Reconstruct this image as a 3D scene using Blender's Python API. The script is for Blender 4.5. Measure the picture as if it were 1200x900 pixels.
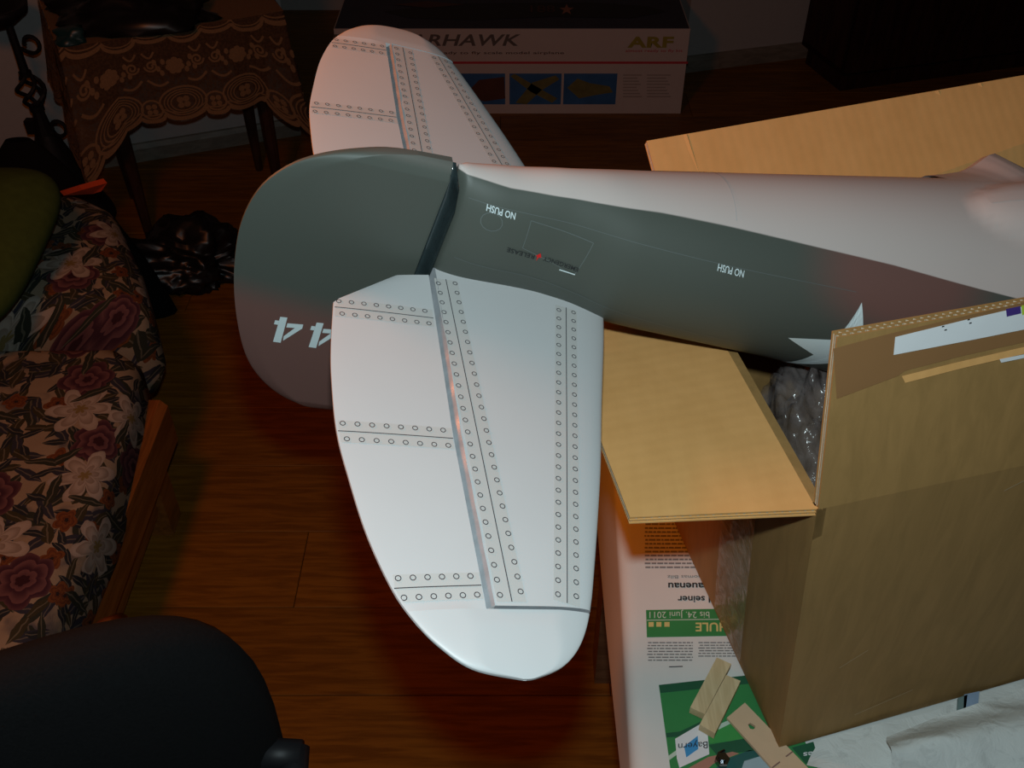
import bpy, bmesh, math, random
import numpy as np
from mathutils import Vector, Matrix, noise

for o in list(bpy.data.objects):
    bpy.data.objects.remove(o)
scene = bpy.context.scene
C = scene.collection
PI = math.pi
random.seed(4)

# ------------------------------------------------------------------ camera
PITCH = math.radians(41)
EYE = Vector((0, 0, 1.6))
cam_data = bpy.data.cameras.new('camera')
cam_data.lens = 35.0
cam_data.sensor_width = 36.0
cam_data.clip_start = 0.02
cam = bpy.data.objects.new('camera', cam_data)
cam.location = EYE
cam.rotation_euler = (PI / 2 - PITCH, 0, 0)
C.objects.link(cam)
scene.camera = cam

# ------------------------------------------------------------------ world, lights, exposure
world = bpy.data.worlds.new('world')
scene.world = world
world.use_nodes = True
world.node_tree.nodes['Background'].inputs[0].default_value = (1.0, 0.55, 0.25, 1)
world.node_tree.nodes['Background'].inputs[1].default_value = 0.0025


def lamp(name, loc, energy, color, radius):
    d = bpy.data.lights.new(name, 'POINT')
    d.energy = energy
    d.color = color
    d.shadow_soft_size = radius
    o = bpy.data.objects.new(name, d)
    o.location = loc
    C.objects.link(o)
    return o


lamp('camera_flash', (0.0, 0.045, 1.652), 15.3, (0.79, 0.97, 1.0), 0.012)
lamp('room_lamp', (-0.6, 0.75, 1.6), 13.0, (1.0, 0.22, 0.010), 0.10)

scene.view_settings.view_transform = 'Standard'
scene.view_settings.look = 'None'
scene.view_settings.gamma = 1.0
scene.view_settings.use_curve_mapping = False
scene.view_settings.exposure = 0.0


# ------------------------------------------------------------------ measuring helpers
def ray(px, py):
    a, b = (px - 600) / 1167.0, (py - 450) / 1167.0
    c, s = math.cos(PITCH), math.sin(PITCH)
    return Vector((a, c - b * s, -s - b * c))


def on_z(px, py, z):
    d = ray(px, py)
    return EYE + d * ((z - EYE.z) / d.z)


def on_y(px, py, y):
    d = ray(px, py)
    return EYE + d * ((y - EYE.y) / d.y)


# ------------------------------------------------------------------ object helpers
def obj(name, verts, faces, mat=None, parent=None, smooth=False):
    me = bpy.data.meshes.new(name)
    me.from_pydata([tuple(v) for v in verts], [], faces)
    me.update()
    return mesh_obj(name, me, mat, parent, smooth)


def mesh_obj(name, me, mat=None, parent=None, smooth=False):
    if mat:
        me.materials.append(mat)
    if smooth:
        for p in me.polygons:
            p.use_smooth = True
    o = bpy.data.objects.new(name, me)
    C.objects.link(o)
    if parent:
        o.parent = parent
    return o


def bm_obj(name, bm, mat=None, parent=None, smooth=False):
    bmesh.ops.recalc_face_normals(bm, faces=bm.faces[:])
    me = bpy.data.meshes.new(name)
    bm.to_mesh(me)
    bm.free()
    return mesh_obj(name, me, mat, parent, smooth)


def tag(o, label=None, cat=None, group=None, kind=None):
    if label:
        o['label'] = label
    if cat:
        o['category'] = cat
    if group:
        o['group'] = group
    if kind:
        o['kind'] = kind
    return o


def thing(name, label, cat, loc=(0, 0, 0), rz=0, group=None):
    o = bpy.data.objects.new(name, None)
    o.empty_display_size = 0.05
    o.location = loc
    o.rotation_euler = (0, 0, rz)
    C.objects.link(o)
    return tag(o, label, cat, group)


class MB:
    def __init__(s):
        s.v, s.f = [], []

    def add(s, vs, fs):
        b = len(s.v)
        s.v += [tuple(q) for q in vs]
        s.f += [tuple(i + b for i in f) for f in fs]
        return s

    def poly(s, pts):
        return s.add(pts, [tuple(range(len(pts)))])

    def box(s, lo, hi):
        (a, b, c), (d, e, f) = lo, hi
        vs = [(a, b, c), (d, b, c), (d, e, c), (a, e, c), (a, b, f), (d, b, f), (d, e, f), (a, e, f)]
        return s.add(vs, [(0, 3, 2, 1), (4, 5, 6, 7), (0, 1, 5, 4), (1, 2, 6, 5), (2, 3, 7, 6), (3, 0, 4, 7)])

    def hexa(s, p):      # 8 corners: bottom ring then top ring
        return s.add(p, [(0, 3, 2, 1), (4, 5, 6, 7), (0, 1, 5, 4), (1, 2, 6, 5), (2, 3, 7, 6), (3, 0, 4, 7)])

    def prism(s, base, off):
        n = len(base)
        top = [tuple(Vector(q) + Vector(off)) for q in base]
        fs = [tuple(reversed(range(n))), tuple(range(n, 2 * n))]
        fs += [(i, (i + 1) % n, n + (i + 1) % n, n + i) for i in range(n)]
        return s.add(list(base) + top, fs)

    def tube(s, path, rad, seg=8, closed=False):
        path = [Vector(p) for p in path]
        n = len(path)
        rads = rad if isinstance(rad, (list, tuple)) else [rad] * n
        rings = []
        up = None
        for i in range(n):
            if closed:
                t = path[(i + 1) % n] - path[(i - 1) % n]
            else:
                t = path[min(i + 1, n - 1)] - path[max(i - 1, 0)]
            t.normalize()
            if up is None:
                up = Vector((0, 0, 1)) if abs(t.z) < 0.9 else Vector((1, 0, 0))
            x = up.cross(t)
            if x.length < 1e-5:
                x = Vector((1, 0, 0)).cross(t)
            x.normalize()
            y = t.cross(x).normalized()
            up = y
            rings.append([path[i] + (x * math.cos(2 * PI * k / seg) + y * math.sin(2 * PI * k / seg)) * rads[i] for k in range(seg)])
        vs = [v for r in rings for v in r]
        fs = []
        m = n if closed else n - 1
        for i in range(m):
            j = (i + 1) % n
            for k in range(seg):
                fs.append((i * seg + k, i * seg + (k + 1) % seg, j * seg + (k + 1) % seg, j * seg + k))
        if not closed:
            fs.append(tuple(reversed(range(seg))))
            fs.append(tuple((n - 1) * seg + k for k in range(seg)))
        return s.add(vs, fs)

    def grid(s, fn, nu, nv, closed_u=False):
        vs = [fn(i / nu, j / nv) for j in range(nv + 1) for i in range(nu + 1)]
        w = nu + 1
        fs = [(j * w + i, j * w + i + 1, (j + 1) * w + i + 1, (j + 1) * w + i) for j in range(nv) for i in range(nu)]
        return s.add(vs, fs)

    def build(s, name, mat, parent=None, smooth=False):
        o = obj(name, s.v, s.f, mat, parent, smooth)
        bm = bmesh.new()
        bm.from_mesh(o.data)
        bmesh.ops.recalc_face_normals(bm, faces=bm.faces[:])
        bm.to_mesh(o.data)
        bm.free()
        return o


def rounded_box(name, lo, hi, r, mat, parent=None, seg=3, puff=0.0):
    bm = bmesh.new()
    bmesh.ops.create_cube(bm, size=1)
    lo, hi = Vector(lo), Vector(hi)
    for v in bm.verts:
        v.co = Vector(((lo[i] + hi[i]) / 2 + v.co[i] * (hi[i] - lo[i])) for i in range(3))
    bmesh.ops.bevel(bm, geom=bm.edges[:], offset=r, segments=seg, affect='EDGES', profile=0.5)
    if puff:
        c = (lo + hi) / 2
        bmesh.ops.subdivide_edges(bm, edges=bm.edges[:], cuts=3, use_grid_fill=True)
        for v in bm.verts:
            q = [(v.co[i] - c[i]) / ((hi[i] - lo[i]) / 2) for i in range(3)]
            b = (1 - min(1, q[0] ** 2)) * (1 - min(1, q[1] ** 2))
            v.co.z += puff * b * (1 if q[2] > 0 else -1)
    return bm_obj(name, bm, mat, parent, True)


FONT_CACHE = {}


def text_geo(s, bold=0.0, shear=0.0, spacing=1.0):
    """flat lettering, cap height about 0.7 at size 1, origin at left of baseline"""
    key = (s, bold, shear, spacing)
    if key in FONT_CACHE:
        return FONT_CACHE[key]
    cu = bpy.data.curves.new('lettering', 'FONT')
    cu.body = s
    cu.size = 1
    cu.offset = bold
    cu.shear = shear
    cu.space_character = spacing
    cu.resolution_u = 3
    o = bpy.data.objects.new('lettering', cu)
    C.objects.link(o)
    dg = bpy.context.evaluated_depsgraph_get()
    me = bpy.data.meshes.new_from_object(o.evaluated_get(dg))
    vs = [tuple(v.co) for v in me.vertices]
    fs = [tuple(p.vertices) for p in me.polygons]
    bpy.data.objects.remove(o)
    bpy.data.meshes.remove(me)
    FONT_CACHE[key] = (vs, fs)
    return vs, fs


def lettering(name, s, fn, mat, parent, bold=0.0, shear=0.0, spacing=1.0):
    """fn maps text x (0..1 over the width), y (0..1 over cap height) to a point"""
    vs, fs = text_geo(s, bold, shear, spacing)
    x0 = min(v[0] for v in vs)
    x1 = max(v[0] for v in vs)
    return obj(name, [fn((v[0] - x0) / (x1 - x0), v[1] / 0.7) for v in vs], fs, mat, parent)


# ------------------------------------------------------------------ materials
MATS = {}


def srgb(r, g, b):
    f = lambda c: c / 12.92 if c <= 0.04045 else ((c + 0.055) / 1.055) ** 2.4
    return tuple(f(c / 255) for c in (r, g, b))


def new_mat(name):
    m = bpy.data.materials.new(name)
    m.use_nodes = True
    nt = m.node_tree
    b = nt.nodes['Principled BSDF']
    MATS[name] = m
    return m, nt, b


def nd(nt, kind, **kw):
    n = nt.nodes.new(kind)
    for k, v in kw.items():
        if k.startswith('i_'):
            n.inputs[k[2:].replace('_', ' ')].default_value = v
        else:
            setattr(n, k, v)
    return n


def mixrgb(nt, fac, a, b, blend='MIX'):
    n = nt.nodes.new('ShaderNodeMix')
    n.data_type = 'RGBA'
    n.blend_type = blend
    for sock, val in ((n.inputs[0], fac), (n.inputs[6], a), (n.inputs[7], b)):
        if hasattr(val, 'is_output'):
            nt.links.new(val, sock)
        elif isinstance(val, (int, float)):
            sock.default_value = val
        else:
            sock.default_value = (*val[:3], 1)
    return n.outputs[2]


def mth(nt, op, a, b=None, c=None, clamp=False):
    n = nt.nodes.new('ShaderNodeMath')
    n.operation = op
    n.use_clamp = clamp
    for i, val in enumerate((a, b, c)):
        if val is None:
            continue
        if hasattr(val, 'is_output'):
            nt.links.new(val, n.inputs[i])
        else:
            n.inputs[i].default_value = val
    return n.outputs[0]


def smooth_step(nt, x, lo, hi):
    n = nt.nodes.new('ShaderNodeMapRange')
    n.interpolation_type = 'SMOOTHSTEP'
    nt.links.new(x, n.inputs[0])
    n.inputs[1].default_value = lo
    n.inputs[2].default_value = hi
    return n.outputs[0]


def coords(nt, scale=(1, 1, 1), kind='Object', rot=(0, 0, 0)):
    tc = nt.nodes.new('ShaderNodeTexCoord')
    mp = nt.nodes.new('ShaderNodeMapping')
    mp.inputs['Scale'].default_value = scale
    mp.inputs['Rotation'].default_value = rot
    nt.links.new(tc.outputs[kind], mp.inputs[0])
    return mp.outputs[0]


def noise_tex(nt, vec, scale, detail=3, rough=0.5, dist=0.0):
    n = nt.nodes.new('ShaderNodeTexNoise')
    n.inputs['Scale'].default_value = scale
    n.inputs['Detail'].default_value = detail
    n.inputs['Roughness'].default_value = rough
    n.inputs['Distortion'].default_value = dist
    nt.links.new(vec, n.inputs['Vector'])
    return n.outputs['Fac']


def bump(nt, b, height, strength=0.2, dist=0.002):
    n = nt.nodes.new('ShaderNodeBump')
    n.inputs['Strength'].default_value = strength
    n.inputs['Distance'].default_value = dist
    nt.links.new(height, n.inputs['Height'])
    nt.links.new(n.outputs[0], b.inputs['Normal'])


def plain(name, col, rough=0.6, var=0.12, scale=40, spec=0.5, metal=0.0, bmp=0.0, kind='Object', coat=0.0):
    m, nt, b = new_mat(name)
    v = coords(nt, kind=kind)
    f = noise_tex(nt, v, scale, 4)
    dark = tuple(c * (1 - var) for c in col)
    light = tuple(min(1, c * (1 + var)) for c in col)
    nt.links.new(mixrgb(nt, f, dark, light), b.inputs['Base Color'])
    b.inputs['Roughness'].default_value = rough
    b.inputs['Metallic'].default_value = metal
    b.inputs['Specular IOR Level'].default_value = spec
    b.inputs['Coat Weight'].default_value = coat
    if bmp:
        bump(nt, b, f, bmp)
    return m


def streaky(name, dark, light, scale, rough=0.5, spec=0.4, per_object=0.0, fine=6.0, bmp=0.05, contrast=(0.35, 0.65), kind='Object'):
    m, nt, b = new_mat(name)
    v = coords(nt, scale, kind)
    if per_object:
        oi = nt.nodes.new('ShaderNodeObjectInfo')
        add = nt.nodes.new('ShaderNodeVectorMath')
        add.operation = 'ADD'
        cmb = nt.nodes.new('ShaderNodeCombineXYZ')
        for i in range(3):
            nt.links.new(mth(nt, 'MULTIPLY', oi.outputs['Random'], 37.0 + 11 * i), cmb.inputs[i])
        nt.links.new(v, add.inputs[0])
        nt.links.new(cmb.outputs[0], add.inputs[1])
        v = add.outputs[0]
    f = noise_tex(nt, v, fine, 5, 0.6, 0.6)
    f2 = smooth_step(nt, f, *contrast)
    col = mixrgb(nt, f2, dark, light)
    if per_object:
        k = mth(nt, 'MULTIPLY_ADD', oi.outputs['Random'], per_object, 1 - per_object / 2)
        g = nt.nodes.new('ShaderNodeCombineColor')
        for i in range(3):
            nt.links.new(k, g.inputs[i])
        col = mixrgb(nt, 1.0, col, g.outputs[0], 'MULTIPLY')
    nt.links.new(col, b.inputs['Base Color'])
    b.inputs['Roughness'].default_value = rough
    b.inputs['Specular IOR Level'].default_value = spec
    if bmp:
        bump(nt, b, f, bmp, 0.001)
    return m


M_FLOOR = streaky('laminate', (0.17, 0.064, 0.006), (0.27, 0.108, 0.011), (1.2, 14, 14), 0.45, 0.3, 0.25, 6.0, 0.03)
M_FLOOR_BASE = plain('underlay', (0.02, 0.009, 0.004), 0.8)
M_WALL = plain('plaster', (0.46, 0.43, 0.42), 0.9, 0.06, 60, 0.2, bmp=0.1)
M_SKIRT = streaky('skirting', (0.19, 0.16, 0.13), (0.26, 0.22, 0.18), (1, 8, 8), 0.5)
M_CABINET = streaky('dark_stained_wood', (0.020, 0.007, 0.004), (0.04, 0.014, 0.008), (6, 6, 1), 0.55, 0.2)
M_BRASS = plain('aged_brass', (0.16, 0.10, 0.04), 0.4, metal=0.9)


def card_material(name, dark, light, turn):
    m, nt, b = new_mat(name)
    v = coords(nt, (1, 1, 1), rot=(0, 0, turn))
    f = noise_tex(nt, v, 30, 4, 0.6)
    st = noise_tex(nt, coords(nt, (60, 2, 2), rot=(0, 0, turn)), 1.5, 4, 0.6)
    k = mth(nt, 'ADD', mth(nt, 'MULTIPLY', f, 0.7), mth(nt, 'MULTIPLY', st, 0.3))
    wv = nt.nodes.new('ShaderNodeTexWave')
    wv.inputs['Scale'].default_value = 30
    wv.inputs['Distortion'].default_value = 0.4
    nt.links.new(v, wv.inputs['Vector'])
    nt.links.new(mixrgb(nt, smooth_step(nt, k, 0.3, 0.7), dark, light), b.inputs['Base Color'])
    b.inputs['Roughness'].default_value = 0.75
    b.inputs['Specular IOR Level'].default_value = 0.25
    bump(nt, b, wv.outputs['Fac'], 0.12, 0.0006)
    return m


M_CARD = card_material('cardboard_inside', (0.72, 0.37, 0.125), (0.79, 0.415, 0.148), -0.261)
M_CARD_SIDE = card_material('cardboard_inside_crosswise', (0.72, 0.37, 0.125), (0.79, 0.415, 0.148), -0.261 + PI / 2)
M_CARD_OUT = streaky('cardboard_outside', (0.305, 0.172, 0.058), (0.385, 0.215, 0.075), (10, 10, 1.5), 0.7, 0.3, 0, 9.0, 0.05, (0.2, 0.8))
M_FLUTE = plain('corrugated_edge', (0.50, 0.41, 0.30), 0.9, 0.35, 300, 0.2)
M_TAPE = plain('brown_packing_tape', (0.29, 0.145, 0.06), 0.32, 0.06, 30, 0.5)
M_WHITE_PAPER = plain('white_label', (0.80, 0.80, 0.82), 0.5, 0.04, 50)
M_INK = plain('black_ink', (0.02, 0.02, 0.022), 0.6)
M_INK_GREY = plain('grey_ink', (0.22, 0.22, 0.22), 0.8)
M_BLUE_INK = plain('violet_ink', (0.06, 0.03, 0.2), 0.6)
M_LIME_INK = plain('lime_ink', (0.45, 0.6, 0.05), 0.6)
M_NEWS = plain('newsprint', (0.70, 0.70, 0.67), 0.85, 0.05, 18, 0.2)
M_GREEN_INK = plain('green_print', (0.035, 0.24, 0.065), 0.7, 0.12, 25)
M_DGREEN_INK = plain('dark_green_print', (0.012, 0.10, 0.045), 0.7, 0.2, 25)
M_LGREEN_INK = plain('bright_green_print', (0.05, 0.32, 0.07), 0.7, 0.15, 25)
M_YELLOW_INK = plain('pale_yellow_print', (0.65, 0.55, 0.20), 0.7)
M_PALE_INK = plain('pale_print', (0.55, 0.66, 0.55), 0.7)
M_SKIN_INK = plain('skin_tone_print', (0.42, 0.20, 0.14), 0.7)
M_TEAL_INK = plain('teal_print', (0.02, 0.11, 0.10), 0.7)
M_BLUE_LOGO = plain('blue_print', (0.05, 0.30, 0.62), 0.6)
M_SKY_INK = plain('light_blue_print', (0.35, 0.47, 0.52), 0.7)
M_BALSA = streaky('pale_balsa', (0.58, 0.43, 0.235), (0.72, 0.56, 0.33), (12, 1.5, 12), 0.8, 0.2, 0, 8, 0.04)
M_PLY = plain('birch_plywood', (0.66, 0.46, 0.29), 0.75, 0.08, 60)
M_PENCIL = plain('pencil_mark', (0.22, 0.12, 0.10), 0.8)
M_STEEL = plain('dark_steel', (0.25, 0.26, 0.28), 0.2, metal=1.0)
M_BLACK_FABRIC = plain('black_upholstery', (0.0055, 0.0055, 0.006), 0.95, 0.4, 400, 0.15, bmp=0.3)
M_BLACK_PLASTIC = plain('black_plastic', (0.012, 0.012, 0.014), 0.5, spec=0.3)
M_IRON = plain('wrought_iron', (0.008, 0.008, 0.009), 0.6, 0.3, 80, 0.25, bmp=0.3)
M_BAG = plain('black_bin_bag', (0.007, 0.007, 0.008), 0.36, spec=0.5)
M_BLACK_CLOTH = plain('black_cloth', (0.006, 0.006, 0.006), 0.95, spec=0.1, bmp=0.4)
M_ORANGE = plain('orange_cloth', (0.75, 0.075, 0.012), 0.8)
M_GREEN_CLOTH = plain('green_velvet', (0.045, 0.075, 0.018), 0.95, 0.25, 60, 0.1, bmp=0.3)
M_SOFA_WOOD = streaky('orange_pine', (0.20, 0.066, 0.013), (0.31, 0.108, 0.022), (12, 1.4, 12), 0.4, 0.4)
M_TABLE_WOOD = streaky('table_wood', (0.20, 0.10, 0.05), (0.30, 0.16, 0.08), (2, 12, 12), 0.5)
M_DARK_WOOD = streaky('dark_table_wood', (0.03, 0.012, 0.006), (0.05, 0.02, 0.01), (8, 8, 2), 0.5)
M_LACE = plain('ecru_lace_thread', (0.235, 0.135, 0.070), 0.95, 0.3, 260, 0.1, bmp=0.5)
M_KIT_WHITE = plain('glossy_white_card', (0.60, 0.50, 0.47), 0.5, 0.04, 20)
M_KIT_BLUE = plain('dark_blue_print', (0.028, 0.034, 0.062), 0.45, 0.35, 9)
M_KIT_RED = plain('red_print', (0.55, 0.03, 0.05), 0.5)
M_KIT_YELLOW = plain('ochre_print', (0.34, 0.27, 0.04), 0.5)
M_KIT_GREY = plain('charcoal_print', (0.14, 0.11, 0.10), 0.5)
M_KIT_SKY = plain('photo_sky_print', (0.035, 0.13, 0.33), 0.5, 0.4, 14)
M_KIT_OLIVE = plain('olive_print', (0.17, 0.15, 0.05), 0.5, 0.4, 40)
M_KIT_BROWN = plain('brown_print', (0.10, 0.035, 0.02), 0.5, 0.5, 12)
M_KIT_STAR = plain('faded_star_print', (0.42, 0.17, 0.10), 0.5)
M_TEAL = plain('teal_plastic', (0.006, 0.035, 0.04), 0.4)

# airplane paints -----------------------------------------------------
M_GREY = plain('light_grey_film', (0.60, 0.595, 0.60), 0.42, 0.02, 30, 0.4)
M_GREY_BAND = plain('printed_grey_band', (0.56, 0.545, 0.53), 0.45, 0.04, 900)
M_RING = plain('printed_rivet_ink', (0.05, 0.05, 0.06), 0.5)
M_BLUE_EDGE = plain('pale_blue_edge', (0.42, 0.56, 0.62), 0.5)
M_WHITE_DECAL = plain('white_decal', (0.72, 0.82, 0.84), 0.4, 0.02)
M_BLACK_DECAL = plain('black_decal', (0.012, 0.014, 0.016), 0.5)
M_RED_DECAL = plain('red_decal', (0.7, 0.01, 0.01), 0.4)
M_FAINT = plain('faint_panel_line', (0.13, 0.15, 0.145), 0.5)
M_FAINT_GREY = plain('faint_grey_panel_line', (0.46, 0.44, 0.44), 0.5)
M_TAPE_GREY = plain('clear_tape_over_grey', (0.33, 0.34, 0.36), 0.24, 0.25, 120, 0.35)
M_TAPE_DARK = plain('clear_tape_over_green', (0.030, 0.043, 0.046), 0.12, 0.3, 120, 0.7)

GREEN = (0.083, 0.092, 0.079)
BROWN = (0.175, 0.088, 0.075)
BELLY = (0.60, 0.505, 0.475)
PAINT_EDGE = [(-.001, .0789), (.0178, .0789), (.0357, .0787), (.0655, .0812), (.0959, .0841), (.1423, .0892), (.1904, .0932),
              (.2402, .0965), (.2915, .0996), (.3271, .1015), (.3639, .1024), (.4018, .1033), (.436, .1047), (.5, .106), (.8, .106)]


def camo_material():
    m, nt, b = new_mat('camouflage_over_grey_belly')
    tc = nt.nodes.new('ShaderNodeTexCoord')
    sp = nt.nodes.new('ShaderNodeSeparateXYZ')
    nt.links.new(tc.outputs['Object'], sp.inputs[0])
    u, n = sp.outputs[0], sp.outputs[2]
    # brown patch on the flank
    du = mth(nt, 'DIVIDE', mth(nt, 'SUBTRACT', u, 0.335), 0.082)
    dn = mth(nt, 'DIVIDE', mth(nt, 'SUBTRACT', n, 0.098), 0.052)
    r = mth(nt, 'SQRT', mth(nt, 'ADD', mth(nt, 'MULTIPLY', du, du), mth(nt, 'MULTIPLY', dn, dn)))
    patch = mth(nt, 'SUBTRACT', 1.0, smooth_step(nt, r, 0.45, 1.15))
    cam_col = mixrgb(nt, patch, GREEN, BROWN)
    ramp = nt.nodes.new('ShaderNodeValToRGB')
    un = mth(nt, 'DIVIDE', mth(nt, 'ADD', u, 0.01), 0.82, clamp=True)
    nt.links.new(un, ramp.inputs[0])
    el = ramp.color_ramp.elements
    el[0].position, el[1].position = 0.0, 1.0
    for e, v in ((el[0], PAINT_EDGE[0][1] * 5), (el[1], PAINT_EDGE[-1][1] * 5)):
        e.color = (v, v, v, 1)
    for pu, pn in PAINT_EDGE[:-1]:
        e = el.new((pu + 0.01) / 0.82)
        e.color = (pn * 5, pn * 5, pn * 5, 1)
    edge = mth(nt, 'DIVIDE', ramp.outputs[0], 5.0)
    belly = smooth_step(nt, mth(nt, 'SUBTRACT', n, edge), -0.0004, 0.0004)
    nt.links.new(mixrgb(nt, belly, cam_col, BELLY), b.inputs['Base Color'])
    b.inputs['Roughness'].default_value = 0.48
    b.inputs['Specular IOR Level'].default_value = 0.35
    return m


def rudder_material():
    m, nt, b = new_mat('camouflage_rudder')
    tc = nt.nodes.new('ShaderNodeTexCoord')
    sp = nt.nodes.new('ShaderNodeSeparateXYZ')
    nt.links.new(tc.outputs['Object'], sp.inputs[0])
    f = smooth_step(nt, mth(nt, 'MULTIPLY_ADD', sp.outputs[0], 0.12, sp.outputs[2]), -0.088, -0.052)
    col = mixrgb(nt, f, BROWN, GREEN)
    top = smooth_step(nt, sp.outputs[2], 0.076, 0.083)
    nt.links.new(mixrgb(nt, mth(nt, 'MULTIPLY', top, 0.7), col, (0.13, 0.12, 0.105)), b.inputs['Base Color'])
    b.inputs['Roughness'].default_value = 0.5
    b.inputs['Specular IOR Level'].default_value = 0.35
    return m


M_CAMO = camo_material()
M_RUDDER = rudder_material()


def floral_material():
    m, nt, b = new_mat('floral_tapestry')
    v = coords(nt)
    # unroll the cushion: the print runs down over the edge
    sp = nt.nodes.new('ShaderNodeSeparateXYZ')
    nt.links.new(v, sp.inputs[0])
    cb = nt.nodes.new('ShaderNodeCombineXYZ')
    nt.links.new(mth(nt, 'MULTIPLY_ADD', sp.outputs[2], -0.9, sp.outputs[0]), cb.inputs[0])
    nt.links.new(mth(nt, 'MULTIPLY_ADD', sp.outputs[2], 0.3, sp.outputs[1]), cb.inputs[1])
    # a little wobble so that the drawing is not mechanical
    wob = nt.nodes.new('ShaderNodeTexNoise')
    wob.inputs['Scale'].default_value = 30
    nt.links.new(cb.outputs[0], wob.inputs['Vector'])
    ws = nt.nodes.new('ShaderNodeVectorMath')
    ws.operation = 'MULTIPLY_ADD'
    nt.links.new(wob.outputs['Color'], ws.inputs[0])
    ws.inputs[1].default_value = (0.016, 0.016, 0)
    nt.links.new(cb.outputs[0], ws.inputs[2])
    plan = ws.outputs[0]
    ground = noise_tex(nt, plan, 16, 4)
    col = mixrgb(nt, ground, (0.22, 0.17, 0.11), (0.34, 0.28, 0.20))
    col = mixrgb(nt, smooth_step(nt, noise_tex(nt, plan, 11, 3), 0.52, 0.66), col, (0.10, 0.095, 0.095))

    def cells(scale, seed):
        off = nt.nodes.new('ShaderNodeVectorMath')
        off.operation = 'ADD'
        nt.links.new(plan, off.inputs[0])
        off.inputs[1].default_value = (seed, seed * 1.7, 0)
        vo = nt.nodes.new('ShaderNodeTexVoronoi')
        vo.voronoi_dimensions = '2D'
        vo.inputs['Scale'].default_value = scale
        vo.inputs['Randomness'].default_value = 0.85
        nt.links.new(off.outputs[0], vo.inputs['Vector'])
        df = nt.nodes.new('ShaderNodeVectorMath')
        df.operation = 'SUBTRACT'
        nt.links.new(off.outputs[0], df.inputs[0])
        nt.links.new(vo.outputs['Position'], df.inputs[1])
        d = nt.nodes.new('ShaderNodeSeparateXYZ')
        nt.links.new(df.outputs[0], d.inputs[0])
        c = nt.nodes.new('ShaderNodeSeparateColor')
        nt.links.new(vo.outputs['Color'], c.inputs[0])
        return d.outputs[0], d.outputs[1], c.outputs

    def leaves(scale, seed, length, width, color, share):
        nonlocal col
        x, y, c = cells(scale, seed)
        a = mth(nt, 'MULTIPLY', c[0], 6.28)
        ca, sa = mth(nt, 'COSINE', a), mth(nt, 'SINE', a)
        p = mth(nt, 'ADD', mth(nt, 'MULTIPLY', x, ca), mth(nt, 'MULTIPLY', y, sa))
        q = mth(nt, 'SUBTRACT', mth(nt, 'MULTIPLY', y, ca), mth(nt, 'MULTIPLY', x, sa))
        p, q = mth(nt, 'DIVIDE', p, length), mth(nt, 'DIVIDE', q, width)
        r = mth(nt, 'ADD', mth(nt, 'MULTIPLY', p, p), mth(nt, 'ABSOLUTE', q))
        mask = mth(nt, 'MULTIPLY', mth(nt, 'LESS_THAN', r, 1.0), mth(nt, 'LESS_THAN', c[1], share))
        vein = mth(nt, 'MULTIPLY_ADD', mth(nt, 'LESS_THAN', mth(nt, 'ABSOLUTE', q), 0.12), 0.5, 0.0)
        col = mixrgb(nt, mask, col, mixrgb(nt, vein, color, (0.20, 0.18, 0.13)))

    def flowers(scale, seed, radius, petals, depth, inner, outer, heart, share):
        nonlocal col
        x, y, c = cells(scale, seed)
        ang = mth(nt, 'ADD', mth(nt, 'ARCTAN2', y, x), mth(nt, 'MULTIPLY', c[0], 6.28))
        d = mth(nt, 'SQRT', mth(nt, 'ADD', mth(nt, 'MULTIPLY', x, x), mth(nt, 'MULTIPLY', y, y)))
        pet = mth(nt, 'ABSOLUTE', mth(nt, 'COSINE', mth(nt, 'MULTIPLY', ang, petals / 2)))
        lim = mth(nt, 'MULTIPLY', mth(nt, 'MULTIPLY_ADD', pet, depth, 1 - depth), radius)
        rel = mth(nt, 'DIVIDE', d, lim)
        mask = mth(nt, 'MULTIPLY', mth(nt, 'LESS_THAN', rel, 1.0), mth(nt, 'LESS_THAN', c[1], share))
        shade = mixrgb(nt, smooth_step(nt, mth(nt, 'FRACT', mth(nt, 'MULTIPLY', rel, 2.6)), 0.1, 1.0), inner, outer)
        shade = mixrgb(nt, mth(nt, 'LESS_THAN', rel, 0.2), shade, heart)
        col = mixrgb(nt, mask, col, shade)

    leaves(14, 0.3, 0.045, 0.013, (0.030, 0.035, 0.026), 0.85)
    leaves(17, 5.1, 0.036, 0.010, (0.033, 0.035, 0.048), 0.85)
    leaves(22, 9.7, 0.028, 0.009, (0.045, 0.040, 0.022), 0.8)
    leaves(27, 2.2, 0.022, 0.007, (0.022, 0.026, 0.030), 0.8)
    flowers(15, 1.4, 0.022, 5, 0.35, (0.17, 0.062, 0.022), (0.10, 0.035, 0.018), (0.03, 0.02, 0.02), 0.30)
    flowers(7, 3.3, 0.052, 6, 0.22, (0.055, 0.022, 0.032), (0.145, 0.068, 0.070), (0.04, 0.015, 0.02), 0.50)
    flowers(6.5, 8.2, 0.062, 6, 0.60, (0.36, 0.32, 0.27), (0.24, 0.20, 0.16), (0.20, 0.15, 0.06), 0.42)
    leaves(12, 7.4, 0.040, 0.009, (0.030, 0.034, 0.024), 0.4)
    nt.links.new(col, b.inputs['Base Color'])
    b.inputs['Roughness'].default_value = 0.95
    b.inputs['Specular IOR Level'].default_value = 0.1
    bump(nt, b, noise_tex(nt, v, 420, 2), 0.3)
    return m


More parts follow.
